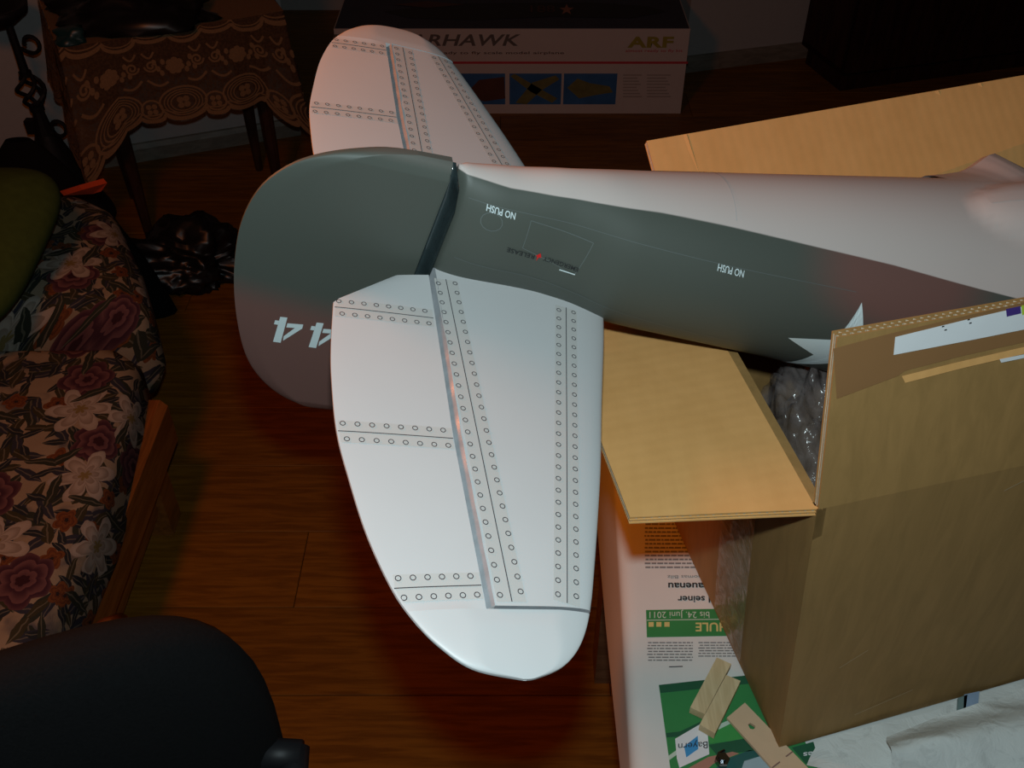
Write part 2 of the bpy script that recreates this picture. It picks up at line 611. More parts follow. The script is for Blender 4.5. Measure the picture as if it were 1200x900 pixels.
def clear_plastic(name, tint, opacity, rough, gloss=0.5):
    m, nt, b = new_mat(name)
    b.inputs['Base Color'].default_value = (*tint, 1)
    b.inputs['Roughness'].default_value = rough
    b.inputs['Specular IOR Level'].default_value = gloss
    v = coords(nt)
    f = noise_tex(nt, v, 45, 4, 0.6, 1.0)
    nt.links.new(mth(nt, 'MULTIPLY_ADD', smooth_step(nt, f, 0.35, 0.75), opacity * 0.6, opacity * 0.6, True), b.inputs['Alpha'])
    bump(nt, b, f, 0.5, 0.004)
    return m


M_FLORAL = floral_material()
M_CLEAR = clear_plastic('clear_crumpled_film', (0.30, 0.25, 0.24), 0.36, 0.14, 0.9)
M_FILM = clear_plastic('milky_packing_film', (0.72, 0.73, 0.71), 1.45, 0.28, 0.5)
M_CLEAR_TAPE = clear_plastic('glossy_clear_tape', (0.40, 0.26, 0.13), 0.6, 0.02, 1.0)
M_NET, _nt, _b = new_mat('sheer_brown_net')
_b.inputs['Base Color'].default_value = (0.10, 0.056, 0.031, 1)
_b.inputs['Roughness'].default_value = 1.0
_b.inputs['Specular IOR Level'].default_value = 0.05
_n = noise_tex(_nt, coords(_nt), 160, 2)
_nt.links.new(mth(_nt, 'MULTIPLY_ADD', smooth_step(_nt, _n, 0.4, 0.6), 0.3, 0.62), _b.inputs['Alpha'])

# ------------------------------------------------------------------ floor and walls
floor = MB().box((-2.7, -0.6, -0.03), (2.6, 4.7, -0.0085)).build('floor', M_FLOOR_BASE)
tag(floor, 'dark red brown laminate floor', kind='structure')
plank_mesh = None
PW, PL = 0.192, 1.285
row = 0
y = -0.55
while y < 4.6:
    x = -2.7 - (row * 0.47 % 1.0) * PL
    while x < 2.5:
        if plank_mesh is None:
            g, bv = 0.0006, 0.0012
            bm = bmesh.new()
            lo = [(g, g), (PL - g, g), (PL - g, PW - g), (g, PW - g)]
            hi = [(g + bv, g + bv), (PL - g - bv, g + bv), (PL - g - bv, PW - g - bv), (g + bv, PW - g - bv)]
            rings = [[bm.verts.new((a, b, -0.0085)) for a, b in lo], [bm.verts.new((a, b, -bv)) for a, b in lo], [bm.verts.new((a, b, 0)) for a, b in hi]]
            for r0, r1 in zip(rings, rings[1:]):
                for i in range(4):
                    bm.faces.new((r0[i], r0[(i + 1) % 4], r1[(i + 1) % 4], r1[i]))
            bm.faces.new(rings[2])
            p = bm_obj('plank', bm, M_FLOOR, floor)
            plank_mesh = p.data
        else:
            p = bpy.data.objects.new('plank', plank_mesh)
            C.objects.link(p)
            p.parent = floor
        p.location = (x, y, 0)
        x += PL
    y += PW
    row += 1


def wall_strip(name, a, b, z0, z1, thick, mat):
    a, b = Vector((a[0], a[1], 0)), Vector((b[0], b[1], 0))
    d = (b - a).normalized()
    nrm = Vector((-d.y, d.x, 0)) * thick
    p = [a, b, b + nrm, a + nrm]
    vs = [(q.x, q.y, z0) for q in p] + [(q.x, q.y, z1) for q in p]
    o = MB().hexa(vs).build(name, mat)
    return tag(o, kind='structure')


WL0, WL1 = (-2.7, 2.405), (-0.73, 3.158)      # left wall face
WR0, WR1 = (0.655, 3.665), (2.7, 4.25)        # right wall face
wall_strip('wall_left', WL0, WL1, 0, 2.6, 0.12, M_WALL)
wall_strip('wall_right', WR0, WR1, 0, 2.6, 0.12, M_WALL)
wall_strip('wall_back', (-1.1, 4.3), (1.2, 4.3), 0, 2.6, 0.1, M_WALL)


def base_strip(name, a, b, h, t):
    a, b = Vector((a[0], a[1], 0)), Vector((b[0], b[1], 0))
    d = (b - a).normalized()
    nr = Vector((d.y, -d.x, 0))
    prof = [(0, 0), (t, 0), (t, h * 0.72), (t * 0.45, h * 0.95), (0, h)]
    base = [a + nr * p + Vector((0, 0, z)) for p, z in prof]
    o = MB().prism([tuple(q) for q in base], tuple(b - a)).build(name, M_SKIRT)
    return tag(o, kind='structure')


base_strip('baseboard_left', WL0, WL1, 0.062, 0.014)
base_strip('baseboard_right', WR0, WR1, 0.062, 0.014)

# ------------------------------------------------------------------ dark cabinet against the right wall
cab = thing('cabinet', 'dark brown wooden cabinet in the shadowed far corner', 'cabinet', (1.20, 3.47, 0), math.radians(16))
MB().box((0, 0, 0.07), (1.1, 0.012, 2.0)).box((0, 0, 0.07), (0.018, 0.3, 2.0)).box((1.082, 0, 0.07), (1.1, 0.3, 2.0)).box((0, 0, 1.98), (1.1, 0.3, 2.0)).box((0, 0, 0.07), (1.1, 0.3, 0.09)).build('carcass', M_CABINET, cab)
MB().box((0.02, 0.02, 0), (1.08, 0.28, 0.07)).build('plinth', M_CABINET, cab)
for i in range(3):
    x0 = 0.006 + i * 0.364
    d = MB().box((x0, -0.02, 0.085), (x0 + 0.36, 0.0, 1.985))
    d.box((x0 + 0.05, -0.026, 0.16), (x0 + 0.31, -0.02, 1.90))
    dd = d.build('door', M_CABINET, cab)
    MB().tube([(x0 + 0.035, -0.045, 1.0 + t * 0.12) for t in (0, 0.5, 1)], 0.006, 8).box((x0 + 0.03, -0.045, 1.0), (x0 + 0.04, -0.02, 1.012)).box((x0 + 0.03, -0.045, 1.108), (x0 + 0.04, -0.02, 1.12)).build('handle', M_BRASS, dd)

# ------------------------------------------------------------------ model kit carton on the floor
KY = 3.31
kit = thing('kit_carton', 'long white model airplane carton with dark blue lid picture on the floor', 'box', (0, KY, 0))
KX0, KX1, KH, KD = -0.60, 0.60, 0.305, 0.42
MB().box((KX0, 0, 0), (KX1, KD, KH - 0.0)).build('carton_body', M_KIT_WHITE, kit)
MB().box((KX0 + 0.004, 0.004, KH), (KX1 - 0.004, KD - 0.004, KH + 0.0015)).build('lid_picture', M_KIT_BLUE, kit)


def kz(px, py):
    p = on_y(px, py, KY)
    return p.x, p.z


def kquad(name, x0, y0, x1, y1, mat, d=0.0012, parent=kit):
    (a, b), (c, e) = kz(x0, y0), kz(x1, y1)
    return MB().box((a, -d, min(b, e)), (c, 0, max(b, e))).build(name, mat, parent)


def ktext(name, s, x0, x1, ybase, ycap, mat, bold=0.0, shear=0.0):
    (a, b), (c, e) = kz(x0, ybase), kz(x1, ycap)
    return lettering(name, s, lambda x, y: (a + (c - a) * x, -0.0016, b + (e - b) * y), mat, kit, bold, shear, 1.05)


ktext('title_lettering', 'P-40 WARHAWK', 388, 610, 53, 40, M_KIT_GREY, 0.02, 0.25)
ktext('small_lettering', 'high quality almost ready to fly scale model airplane', 420, 661, 63, 60, M_KIT_BROWN, 0.01)
ktext('grade_lettering', 'ARF', 735, 790, 55, 43, M_KIT_YELLOW, 0.04)
ktext('small_lettering', 'almost ready to fly kit', 733, 800, 60.5, 57.5, M_KIT_RED, 0.01)
kquad('red_stripe', 392, 72, 806, 74.5, M_KIT_RED)
for i, (x0, x1) in enumerate(((467, 527), (532, 592), (597, 657), (661, 721))):
    pic = kquad('photo_panel', x0, 86, x1, 122, M_KIT_SKY)
    (a, b), (c, e) = kz(x0, 122), kz(x1, 86)
    P = lambda u, v: (a + (c - a) * u, -0.0022, b + (e - b) * v)
    if i == 2:
        mb = MB().poly([P(.12, .05), P(.34, .0), P(.62, .45), P(.98, .82), P(.9, .95), P(.45, .72)])
        mb.poly([P(.02, .92), P(.1, 1), P(.5, .62), P(.95, .2), P(.85, .05), P(.42, .42)])
    elif i == 3:
        mb = MB().poly([P(.05, .55), P(.25, .85), P(.5, .7), P(.9, .6), P(.98, .4), P(.6, .3), P(.3, .2)])
    else:
        mb = MB().poly([P(.2, .3), P(.5, .8), P(.98, .9), P(1, .2), P(.6, .1)])
    mb.build('printed_airplane', (M_KIT_BROWN if i < 2 else M_KIT_OLIVE), pic)
mb = MB()
for c0, c1 in ((730, 752), (758, 786)):
    for r in range(8):
        (a, b), (c, e) = kz(c0, 88.5 + r * 3.6), kz(c1 - (r * 5 % 7), 87 + r * 3.6)
        mb.poly([(a, -.0012, b), (c, -.0012, b), (c, -.0012, e), (a, -.0012, e)])
tag(mb.build('text_lines', plain('tan_print', (0.40, 0.32, 0.29), 0.6), kit), kind='stuff')
# lid picture: a dark airplane with a star
ztop = KH + 0.0022


def kl(px, py):
    p = on_z(px, py, KH)
    return (p.x, p.y - KY, ztop)


mb = MB().poly([kl(450, 14), kl(520, 5), kl(600, 4), kl(690, 3), kl(760, 8), kl(780, 14), kl(740, 22), kl(650, 20), kl(560, 24), kl(480, 22)])
mb.build('printed_airplane', M_BLACK_DECAL, kit)
mb = MB().poly([(p[0], p[1], p[2] + .0005) for p in (kl(462, 6), kl(500, 10), kl(545, 6), kl(500, 2))])
mb.build('printed_nose', M_KIT_BROWN, kit)
pts = []
cx, cy = 664, 12
for k in range(10):
    r = 9 if k % 2 == 0 else 3.6
    a = PI / 2 + k * PI / 5
    q = kl(cx + r * math.cos(a), cy - r * 0.75 * math.sin(a))
    pts.append((q[0], q[1], q[2] + 0.0006))
MB().poly(pts).build('printed_star', M_KIT_STAR, kit)
(a, b, c), (d, e, f) = kl(622, 15), kl(650, 7)
lettering('serial_lettering', '188', lambda x, y: (a + (d - a) * x, b + (e - b) * y, c + .0006), M_KIT_BROWN, kit)

# ------------------------------------------------------------------ lace covered side table
TZ = 0.62
FLc, FRc = Vector((-1.106, 2.374)), Vector((-0.605, 2.62))
ex = (FRc - FLc).normalized()
ey = Vector((-ex.y, ex.x))
TW, TD = (FRc - FLc).length, 0.40
st = thing('side_table', 'dark wooden side table hidden under a lace cloth by the wall', 'table', (FLc.x, FLc.y, 0), math.atan2(ex.y, ex.x))
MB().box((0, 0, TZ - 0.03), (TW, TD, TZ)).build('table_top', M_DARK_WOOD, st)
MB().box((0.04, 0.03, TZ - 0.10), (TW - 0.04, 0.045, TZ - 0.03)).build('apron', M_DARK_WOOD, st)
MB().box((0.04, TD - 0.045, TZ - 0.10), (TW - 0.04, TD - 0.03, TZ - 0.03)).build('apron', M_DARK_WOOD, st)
for lx in (0.09, TW - 0.07):
    for ly in (0.09, TD - 0.05):
        MB().tube([(lx, ly, 0), (lx, ly, 0.2), (lx, ly, 0.45), (lx, ly, TZ - 0.03)], [0.012, 0.018, 0.022, 0.022], 8).build('leg', M_DARK_WOOD, st)

cl = thing('lace_tablecloth', 'ecru floral lace tablecloth with scalloped hem over the side table', 'tablecloth', (FLc.x, FLc.y, 0), math.atan2(ex.y, ex.x))
DROP = 0.225
PERIM = []      # (point, outward normal, cornerness, distance)
RC = 0.03
seq = [((-RC * 0, TD), (0, 0), (-1, 0)), ((0, 0), (TW, 0), (0, -1)), ((TW, 0), (TW, TD), (1, 0))]


def perim(p):
    """p in metres along left side, front, right side; returns base point, normal, corner weight"""
    segs = [(Vector((0, TD)), Vector((0, 0)), Vector((-1, 0))), (Vector((0, 0)), Vector((TW, 0)), Vector((0, -1))), (Vector((TW, 0)), Vector((TW, TD)), Vector((1, 0)))]
    lens = [TD, TW, TD]
    for i, (a, b, n) in enumerate(segs):
        if p <= lens[i] or i == 2:
            t = min(1.0, max(0.0, p / lens[i]))
            pos = a.lerp(b, t)
            nn = n.copy()
            cw = 0.0
            if i < 2:
                d = (1 - t) * lens[i]
                w = max(0.0, 1 - d / 0.10)
                nn = n.lerp(segs[i + 1][2], w * 0.5)
                cw = max(cw, w)
            if i > 0:
                d = t * lens[i]
                w = max(0.0, 1 - d / 0.10)
                if w > 0:
                    nn = n.lerp(segs[i - 1][2], w * 0.5)
                    cw = max(cw, w)
            return pos, nn, cw
        p -= lens[i]


def drape(p, t, lift=0.0):
    """p along the perimeter (metres, 0..2TD+TW), t metres below the table top"""
    pos, n, cw = perim(p)
    wave = 0.010 * math.sin(p * 19) + 0.006 * math.sin(p * 41 + 1)
    k = t / DROP
    out = 0.006 + lift + wave * min(1, k) + 0.03 * k + cw * 0.03 * k ** 1.3
    z = TZ + 0.004 - t * (1 + 0.62 * cw)
    if t < 0:
        return Vector((pos.x + n.x * (t + 0.006), pos.y + n.y * (t + 0.006), TZ + 0.003 + lift))
    return Vector((pos.x + n.x * out, pos.y + n.y * out, z))


PER = 2 * TD + TW
PITCHM = 0.163
P0 = TD + 0.012


def hem(p):
    q = ((p - P0) % PITCHM)
    d1 = abs(q - PITCHM * 0.5) / 0.060
    d2 = min(q, PITCHM - q) / 0.028
    h = 0.0
    if d1 < 1:
        h = max(h, 0.030 * math.sqrt(1 - d1 * d1))
    if d2 < 1:
        h = max(h, 0.018 + 0.012 * math.sqrt(1 - d2 * d2))
    return h


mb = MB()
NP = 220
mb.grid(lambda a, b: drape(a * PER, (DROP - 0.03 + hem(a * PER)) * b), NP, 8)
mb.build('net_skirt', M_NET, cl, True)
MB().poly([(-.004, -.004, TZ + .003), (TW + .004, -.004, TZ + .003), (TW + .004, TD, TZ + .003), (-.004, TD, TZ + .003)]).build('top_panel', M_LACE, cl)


def ribbon(mb, pts, width, lift=0.002):
    """flat lace thread band given as (p,t) points"""
    n = len(pts)
    L, R = [], []
    for i in range(n):
        a, b = pts[max(i - 1, 0)], pts[min(i + 1, n - 1)]
        d = Vector((b[0] - a[0], b[1] - a[1]))
        if d.length < 1e-9:
            d = Vector((1, 0))
        d.normalize()
        nx, ny = -d.y * width / 2, d.x * width / 2
        L.append(drape(pts[i][0] + nx, pts[i][1] + ny, lift))
        R.append(drape(pts[i][0] - nx, pts[i][1] - ny, lift))
    mb.add(L + R, [(i, i + 1, n + i + 1, n + i) for i in range(n - 1)])


def ring_pts(cp, ct, rp, rt, n=20, a0=0.0, a1=2 * PI, wob=0.0, wn=5):
    out = []
    for i in range(n + 1):
        a = a0 + (a1 - a0) * i / n
        k = 1 + wob * math.cos(wn * a)
        out.append((cp + rp * k * math.cos(a), ct + rt * k * math.sin(a)))
    return out


def clampp(pts):
    return [(min(PER - .005, max(.005, a)), b) for a, b in pts]


def disc(mb, pts, lift=0.0018):
    mb.poly([drape(a, b, lift) for a, b in clampp(pts)[:-1]])


hemb = MB()
ribbon(hemb, [(a * PER / NP, DROP - 0.034 + hem(a * PER / NP)) for a in range(1, NP)], 0.010)
ribbon(hemb, [(a * PER / NP, DROP - 0.047 + hem(a * PER / NP) * 0.9) for a in range(1, NP)], 0.0035)
hemb.build('scalloped_hem', M_LACE, cl)
topb = MB()
upper = []
for a in range(1, NP):
    p = a * PER / NP
    q = (p - P0) % (PITCHM * 0.5)
    upper.append((p, 0.004 + 0.026 * math.sqrt(max(0, 1 - (q / (PITCHM * 0.25) - 1) ** 2)) * (1.0 if int((p - P0) / (PITCHM * .5)) % 2 else 0.6)))
ribbon(topb, upper, 0.009)
ribbon(topb, [(a, b - 0.010) for a, b in upper], 0.003)
topb.build('scalloped_top_band', M_LACE, cl)
k = 0
for i in range(-3, 7):
    c0 = P0 + i * PITCHM
    # small wheel with a four petal flower
    if 0.05 < c0 < PER - 0.05:
        w = MB()
        ribbon(w, clampp(ring_pts(c0, DROP - 0.036, 0.026, 0.024)), 0.005)
        for j in range(4):
            a = PI / 4 + j * PI / 2
            disc(w, ring_pts(c0 + 0.010 * math.cos(a), DROP - 0.036 + 0.010 * math.sin(a), 0.007, 0.007, 8))
        w.build('lace_wheel', M_LACE, cl)
    c1 = c0 + PITCHM / 2
    if 0.09 < c1 < PER - 0.09:
        m_ = MB()
        for rr, wd in ((1.0, .005), (0.82, .003), (0.68, .003), (0.54, .003)):
            ribbon(m_, clampp(ring_pts(c1, DROP - 0.046, 0.060 * rr, 0.040 * rr, 26)), wd)
        for j in range(4):
            a = PI / 4 + j * PI / 2
            disc(m_, ring_pts(c1 + 0.011 * math.cos(a), DROP - 0.046 + 0.010 * math.sin(a), 0.009, 0.008, 8))
        m_.build('lace_medallion', M_LACE, cl)
        f_ = MB()
        ct = 0.085
        for j in range(7):
            a = j * 2 * PI / 7 + 0.3
            disc(f_, ring_pts(c1 + 0.015 * math.cos(a), ct + 0.013 * math.sin(a), 0.0095, 0.0085, 9))
        disc(f_, ring_pts(c1, ct, 0.009, 0.008, 8), 0.0026)
        for sgn in (-1, 1):
            for j in range(4):
                disc(f_, ring_pts(c1 + sgn * (0.028 + 0.007 * j), ct + 0.016 * math.sin(j * 2.0 + sgn), 0.006, 0.0075, 8))
        f_.build('lace_flower', M_LACE, cl)
        for sgn in (-1, 1):
            s_ = MB()
            sp = []
            for j in range(26):
                a = j * 0.42
                r = 0.017 * (1 - j / 30)
                sp.append((c1 + sgn * (0.058 + r * math.cos(a)), 0.078 + r * 0.9 * math.sin(a)))
            ribbon(s_, clampp(sp), 0.005)
            ribbon(s_, clampp([(c1 + sgn * (0.075 - 0.05 * t), 0.112 + 0.012 * math.sin(t * PI) + 0.01 * t) for t in [q / 9 for q in range(10)]]), 0.006)
            ribbon(s_, clampp([(c1 + sgn * (0.074 - 0.03 * t), 0.044 + 0.014 * math.sin(t * PI)) for t in [q / 7 for q in range(8)]]), 0.005)
            s_.build('lace_scroll', M_LACE, cl)


# ------------------------------------------------------------------ crumpled shapes
def crumple(name, loc, size, amp, freq, mat, parent=None, seed=0, sub=4, flat=True, ridge=True):
    bm = bmesh.new()
    bmesh.ops.create_icosphere(bm, subdivisions=sub, radius=1)
    for v in bm.verts:
        d = v.co.normalized()
        q = d * freq + Vector((seed, seed * 1.7, seed * 0.3))
        n1 = noise.noise(q)
        n2 = noise.noise(q * 2.3)
        n3 = noise.noise(q * 5.1)
        n0 = noise.noise(d * 1.15 + Vector((seed * 3.1, seed, 2)))
        r = 1 + amp * ((1 - 2 * abs(n1)) * 0.8 + (1 - 2 * abs(n2)) * 0.5 + n3 * 0.3 if ridge else n1 + 0.4 * n2)
        r *= 1 + 0.7 * n0 * (1 if ridge else 0.3)
        c = Vector((d.x * size[0], d.y * size[1], d.z * size[2])) * r
        if flat and c.z < -size[2] * 0.5:
            c.z = -size[2] * 0.5
        v.co = c
    o = bm_obj(name, bm, mat, parent, True)
    o.location = Vector(loc) + Vector((0, 0, size[2] * 0.5 if flat else 0))
    return o


tag(crumple('black_bundle', on_z(165, 20, TZ) + Vector((-.02, 0, .01)), (0.20, 0.09, 0.07), 0.30, 2.2, M_BAG, seed=3), 'dark crumpled black bundle lying on the lace covered table', 'bundle')
tag(crumple('teal_pouch', on_z(84, 50, TZ) + Vector((0, 0, .006)), (0.035, 0.028, 0.022), 0.18, 2.0, M_TEAL, seed=6, sub=3), 'small dark teal pouch at the left end of the lace table', 'pouch')
tag(crumple('bin_bag', (-0.91, 2.30, 0.002), (0.165, 0.10, 0.085), 0.30, 2.6, M_BAG, seed=11, sub=5), 'crumpled shiny black plastic bag on the floor beyond the sofa', 'bag')

# ------------------------------------------------------------------ wrought iron stand
iron = thing('iron_stand', 'black wrought iron stand with twisted cage stem beside the lace table', 'stand', (-1.325, 2.60, 0))
MB().tube([(0, 0, 0.26), (0, 0, 0.32), (0, 0, 0.365)], [0.03, 0.02, 0.014], 10).build('lower_stem', M_IRON, iron)
MB().tube([(0, 0, 0.455), (0, 0, 0.53), (0, 0, 0.60)], [0.013, 0.011, 0.010], 8).build('stem', M_IRON, iron)
for j in range(4):
    path = []
    for i in range(11):
        t = i / 10
        a = j * PI / 2 + t * PI * 1.1
        r = 0.006 + 0.030 * math.sin(t * PI)
        path.append((r * math.cos(a), r * math.sin(a), 0.36 + 0.10 * t))
    MB().tube(path, 0.006, 6).build('cage_bar', M_IRON, iron)
MB().tube([(0, 0, .352), (0, 0, .368)], .02, 10).build('collar', M_IRON, iron)
MB().tube([(0, 0, .452), (0, 0, .466)], .017, 10).build('collar', M_IRON, iron)
MB().box((-0.045, -0.012, 0.285), (0.01, 0.012, 0.325)).build('latch', M_IRON, iron)
for z in (0.555, 0.315):
    path = [(0.0, 0, z - 0.02), (0.03, -0.01, z - 0.03)]
    for i in range(15):
        a = -PI / 2 + i * 0.36
        r = 0.026 * (1 - i / 34)
        path.append((0.055 + r * math.cos(a), -0.03, z + r * math.sin(a)))
    MB().tube(path, 0.0055, 6).build('hook', M_IRON, iron)
bowl = [(0.010, 0.59), (0.05, 0.60), (0.085, 0.625), (0.09, 0.645), (0.08, 0.645), (0.045, 0.615), (0.0005, 0.607)]
MB().grid(lambda a, b: (bowl[int(round(b * 6))][0] * math.cos(2 * PI * a) - 0.03, bowl[int(round(b * 6))][0] * math.sin(2 * PI * a), bowl[int(round(b * 6))][1]), 24, 6).build('bowl', M_IRON, iron, True)
cone = [(0.028, 0.285), (0.05, 0.22), (0.08, 0.12), (0.12, 0.03), (0.125, 0.004), (0.0005, 0.004)]
MB().grid(lambda a, b: (cone[int(round(b * 5))][0] * math.cos(2 * PI * a), cone[int(round(b * 5))][0] * math.sin(2 * PI * a), cone[int(round(b * 5))][1]), 24, 5).build('flared_base', M_IRON, iron, True)

# black coat slumped behind the sofa


def heap(a, b):
    ang = 2 * PI * a
    r = 0.02 + 0.14 * b ** 0.8
    r *= 1 + 0.16 * math.sin(ang * 5 + b * 2) * b + 0.10 * math.sin(ang * 2 + 1)
    z = 0.50 * (1 - b) ** 0.8 + 0.03 * math.sin(ang * 4) * b * (1 - b)
    return (r * math.cos(ang) * 1.35, r * math.sin(ang) * 0.72, max(0.002, z))


hp = MB().grid(heap, 48, 14).build('draped_coat', M_BLACK_CLOTH, None, True)
hp.location = (-1.16, 2.14, 0)
tag(hp, 'black coat slumped in a peak behind the floral sofa', 'coat')

# ------------------------------------------------------------------ sofa
sofa = thing('sofa', 'floral tapestry sofa with orange wooden frame along the left side', 'sofa', (-1.145, 1.2, 0))


def cushion(name, plan, z0, z1, r, mat, parent, origin, puff=0.02):
    """soft block from a plan outline, rounded at top and bottom"""
    n = len(plan)
    cx = sum(p[0] for p in plan) / n
    cy = sum(p[1] for p in plan) / n
    steps = []
    for i in range(7):
        a = PI / 2 * i / 6
        steps.append((r * (1 - math.sin(a)) , z0 + r * (1 - math.cos(a))))
    for i in range(9):
        a = PI / 2 * i / 8
        steps.append((r * (1 - math.cos(a)), z1 - r + r * math.sin(a)))
    vs, fs = [], []
    for ins, z in steps:
        for x, y in plan:
            d = math.hypot(x - cx, y - cy)
            k = 1 - ins / d
            vs.append((cx + (x - cx) * k - origin[0], cy + (y - cy) * k - origin[1], z - origin[2]))
    m = len(steps)
    for j in range(m - 1):
        for i in range(n):
            fs.append((j * n + i, j * n + (i + 1) % n, (j + 1) * n + (i + 1) % n, (j + 1) * n + i))
    last = (m - 1) * n
    for q in range(1, 6):
        k = 1 - q / 5
        for i in range(n):
            x, y, z = vs[last + i]
            vs.append((cx - origin[0] + (x - cx + origin[0]) * k, cy - origin[1] + (y - cy + origin[1]) * k, z + puff * (1 - k * k)))
        a, b = last + (q - 1) * n, last + q * n
        for i in range(n):
            fs.append((a + i, a + (i + 1) % n, b + (i + 1) % n, b + i))
    fs.append(tuple(reversed(range(n))))
    bm = bmesh.new()
    bv = [bm.verts.new(v) for v in vs]
    for f in fs:
        try:
            bm.faces.new([bv[i] for i in f])
        except ValueError:
            pass
    bmesh.ops.remove_doubles(bm, verts=bm.verts[:], dist=1e-5)
    return bm_obj(name, bm, mat, parent, True)


def dense(plan, step=0.06):
    out = []
    n = len(plan)
    for i in range(n):
        a, b = Vector(plan[i]), Vector(plan[(i + 1) % n])
        m = max(1, int((b - a).length / step))
        for j in range(m):
            out.append(tuple(a.lerp(b, j / m)))
    return out


SO = (-1.1, 1.2, 0)
seat_plan = dense([(-1.75, 0.35), (-0.67, 0.35), (-0.625, 0.42), (-0.617, 0.80), (-0.612, 1.07), (-0.632, 1.31), (-0.655, 1.44), (-0.70, 1.475), (-1.75, 1.475)])
cushion('seat_cushion', seat_plan, 0.25, 0.425, 0.05, M_FLORAL, sofa, SO, 0.012)
arm_plan = dense([(-1.75, 1.485), (-0.70, 1.485), (-0.655, 1.50), (-0.655, 1.55), (-0.70, 1.66), (-0.76, 1.77), (-0.81, 1.865), (-0.87, 1.91), (-1.75, 1.93)], 0.05)
cushion('arm_bolster', arm_plan, 0.25, 0.50, 0.07, M_FLORAL, sofa, SO, 0.03)
rail = MB()
rail.prism([(x - SO[0], 0.36 - SO[1], z) for x, z in ((-0.67, 0.20), (-0.628, 0.20), (-0.618, 0.22), (-0.618, 0.31), (-0.63, 0.325), (-0.67, 0.325))], (0, 1.06, 0))
rail.build('front_rail', M_SOFA_WOOD, sofa)
MB().box((-0.70 - SO[0], 0.95 - SO[1], 0.07), (-0.675 - SO[0], 1.40 - SO[1], 0.25)).build('lower_board', M_SOFA_WOOD, sofa)
for yy in (0.40, 1.36):
    MB().prism([(-0.72 - SO[0], yy - SO[1], 0), (-0.66 - SO[0], yy - SO[1], 0), (-0.66 - SO[0], yy + .06 - SO[1], 0), (-0.72 - SO[0], yy + .06 - SO[1], 0)], (0, 0, 0.24)).build('leg', M_SOFA_WOOD, sofa)
for yy in (0.40, 1.80):
    MB().prism([(-1.70 - SO[0], yy - SO[1], 0), (-1.64 - SO[0], yy - SO[1], 0), (-1.64 - SO[0], yy + .06 - SO[1], 0), (-1.70 - SO[0], yy + .06 - SO[1], 0)], (0, 0, 0.25)).build('leg', M_SOFA_WOOD, sofa)
MB().prism([(-0.88 - SO[0], 1.78 - SO[1], 0), (-0.82 - SO[0], 1.78 - SO[1], 0), (-0.82 - SO[0], 1.84 - SO[1], 0), (-0.88 - SO[0], 1.84 - SO[1], 0)], (0, 0, 0.26)).build('leg', M_SOFA_WOOD, sofa)
path = [(-0.612, 0.93, 0.30), (-0.607, 0.88, 0.345), (-0.602, 0.82, 0.385), (-0.598, 0.74, 0.41), (-0.596, 0.62, 0.42), (-0.596, 0.45, 0.42)]
MB().tube([(x - SO[0], y - SO[1], z) for x, y, z in [(q[0] + 0.045, q[1], q[2]) for q in path]], [0.014, 0.02, 0.023, 0.024, 0.024, 0.022], 10).build('armrest', M_SOFA_WOOD, sofa, True)

# green pillow
bm = bmesh.new()
bmesh.ops.create_icosphere(bm, subdivisions=4, radius=1)
for v in bm.verts:
    x, y, z = v.co
    e = 0.55
    sx = math.copysign(abs(x) ** e, x)
    sy = math.copysign(abs(y) ** e, y)
    v.co = Vector((sx * 0.17, sy * 0.19, z * 0.075 * (1 - 0.35 * max(abs(sx), abs(sy)) ** 2)))
pil = bm_obj('pillow', bm, M_GREEN_CLOTH, None, True)
pil.location = on_z(-52, 290, 0.60)
pil.rotation_euler = (math.radians(16), math.radians(-6), math.radians(-8))
tag(pil, 'dark green pillow lying on the floral sofa', 'pillow')
# orange cloth scrap
oc = on_z(108, 217, 0.52)
mb = MB()
pts = [on_z(70, 224, 0.56), on_z(92, 217, 0.58), on_z(121, 209, 0.59), on_z(114, 219, 0.56), on_z(104, 222, 0.55)]
mb.prism([tuple(p) for p in pts], (0.002, 0.006, -0.014))
tag(mb.build('orange_cloth', M_ORANGE), 'bright orange folded cloth corner poking up behind the sofa', 'cloth')

# ------------------------------------------------------------------ office chair at the lower left
ch = thing('office_chair', 'black upholstered office chair in the near left corner', 'chair', (-0.33, 0.16, 0))
CO = Vector((-0.33, 0.16, 0))


def slab(fn_outline, centre, xdir, ydir, zdir, half, n=48):
    """padded panel: outline in (x,y), soft cushion thickness half along zdir"""
    vs, fs = [], []
    rings = []
    prof = [(0.0, -1.0), (0.55, -1.0), (0.85, -0.86), (0.97, -0.5), (1.0, 0.0), (0.97, 0.5), (0.85, 0.86), (0.55, 1.0), (0.0, 1.0)]
    for rr, zz in prof:
        ring = []
        for i in range(n):
            x, y = fn_outline(2 * PI * i / n)
            bend = 0.25 * (x * rr) ** 2
            p = centre + xdir * (x * rr) + ydir * (y * rr) + zdir * (zz * half + bend)
            ring.append(p)
        rings.append(ring)
    m = MB()
    vs = [q for r in rings for q in r]
    for j in range(len(prof) - 1):
        for i in range(n):
            fs.append((j * n + i, j * n + (i + 1) % n, (j + 1) * n + (i + 1) % n, (j + 1) * n + i))
    return m.add(vs, fs)


def sup(w, h, e, taper=0.0):
    def f(a):
        c, s = math.cos(a), math.sin(a)
        x = math.copysign(abs(c) ** e, c) * w
        y = math.copysign(abs(s) ** e, s) * h
        return x * (1 - taper * (y / h)), y
    return f


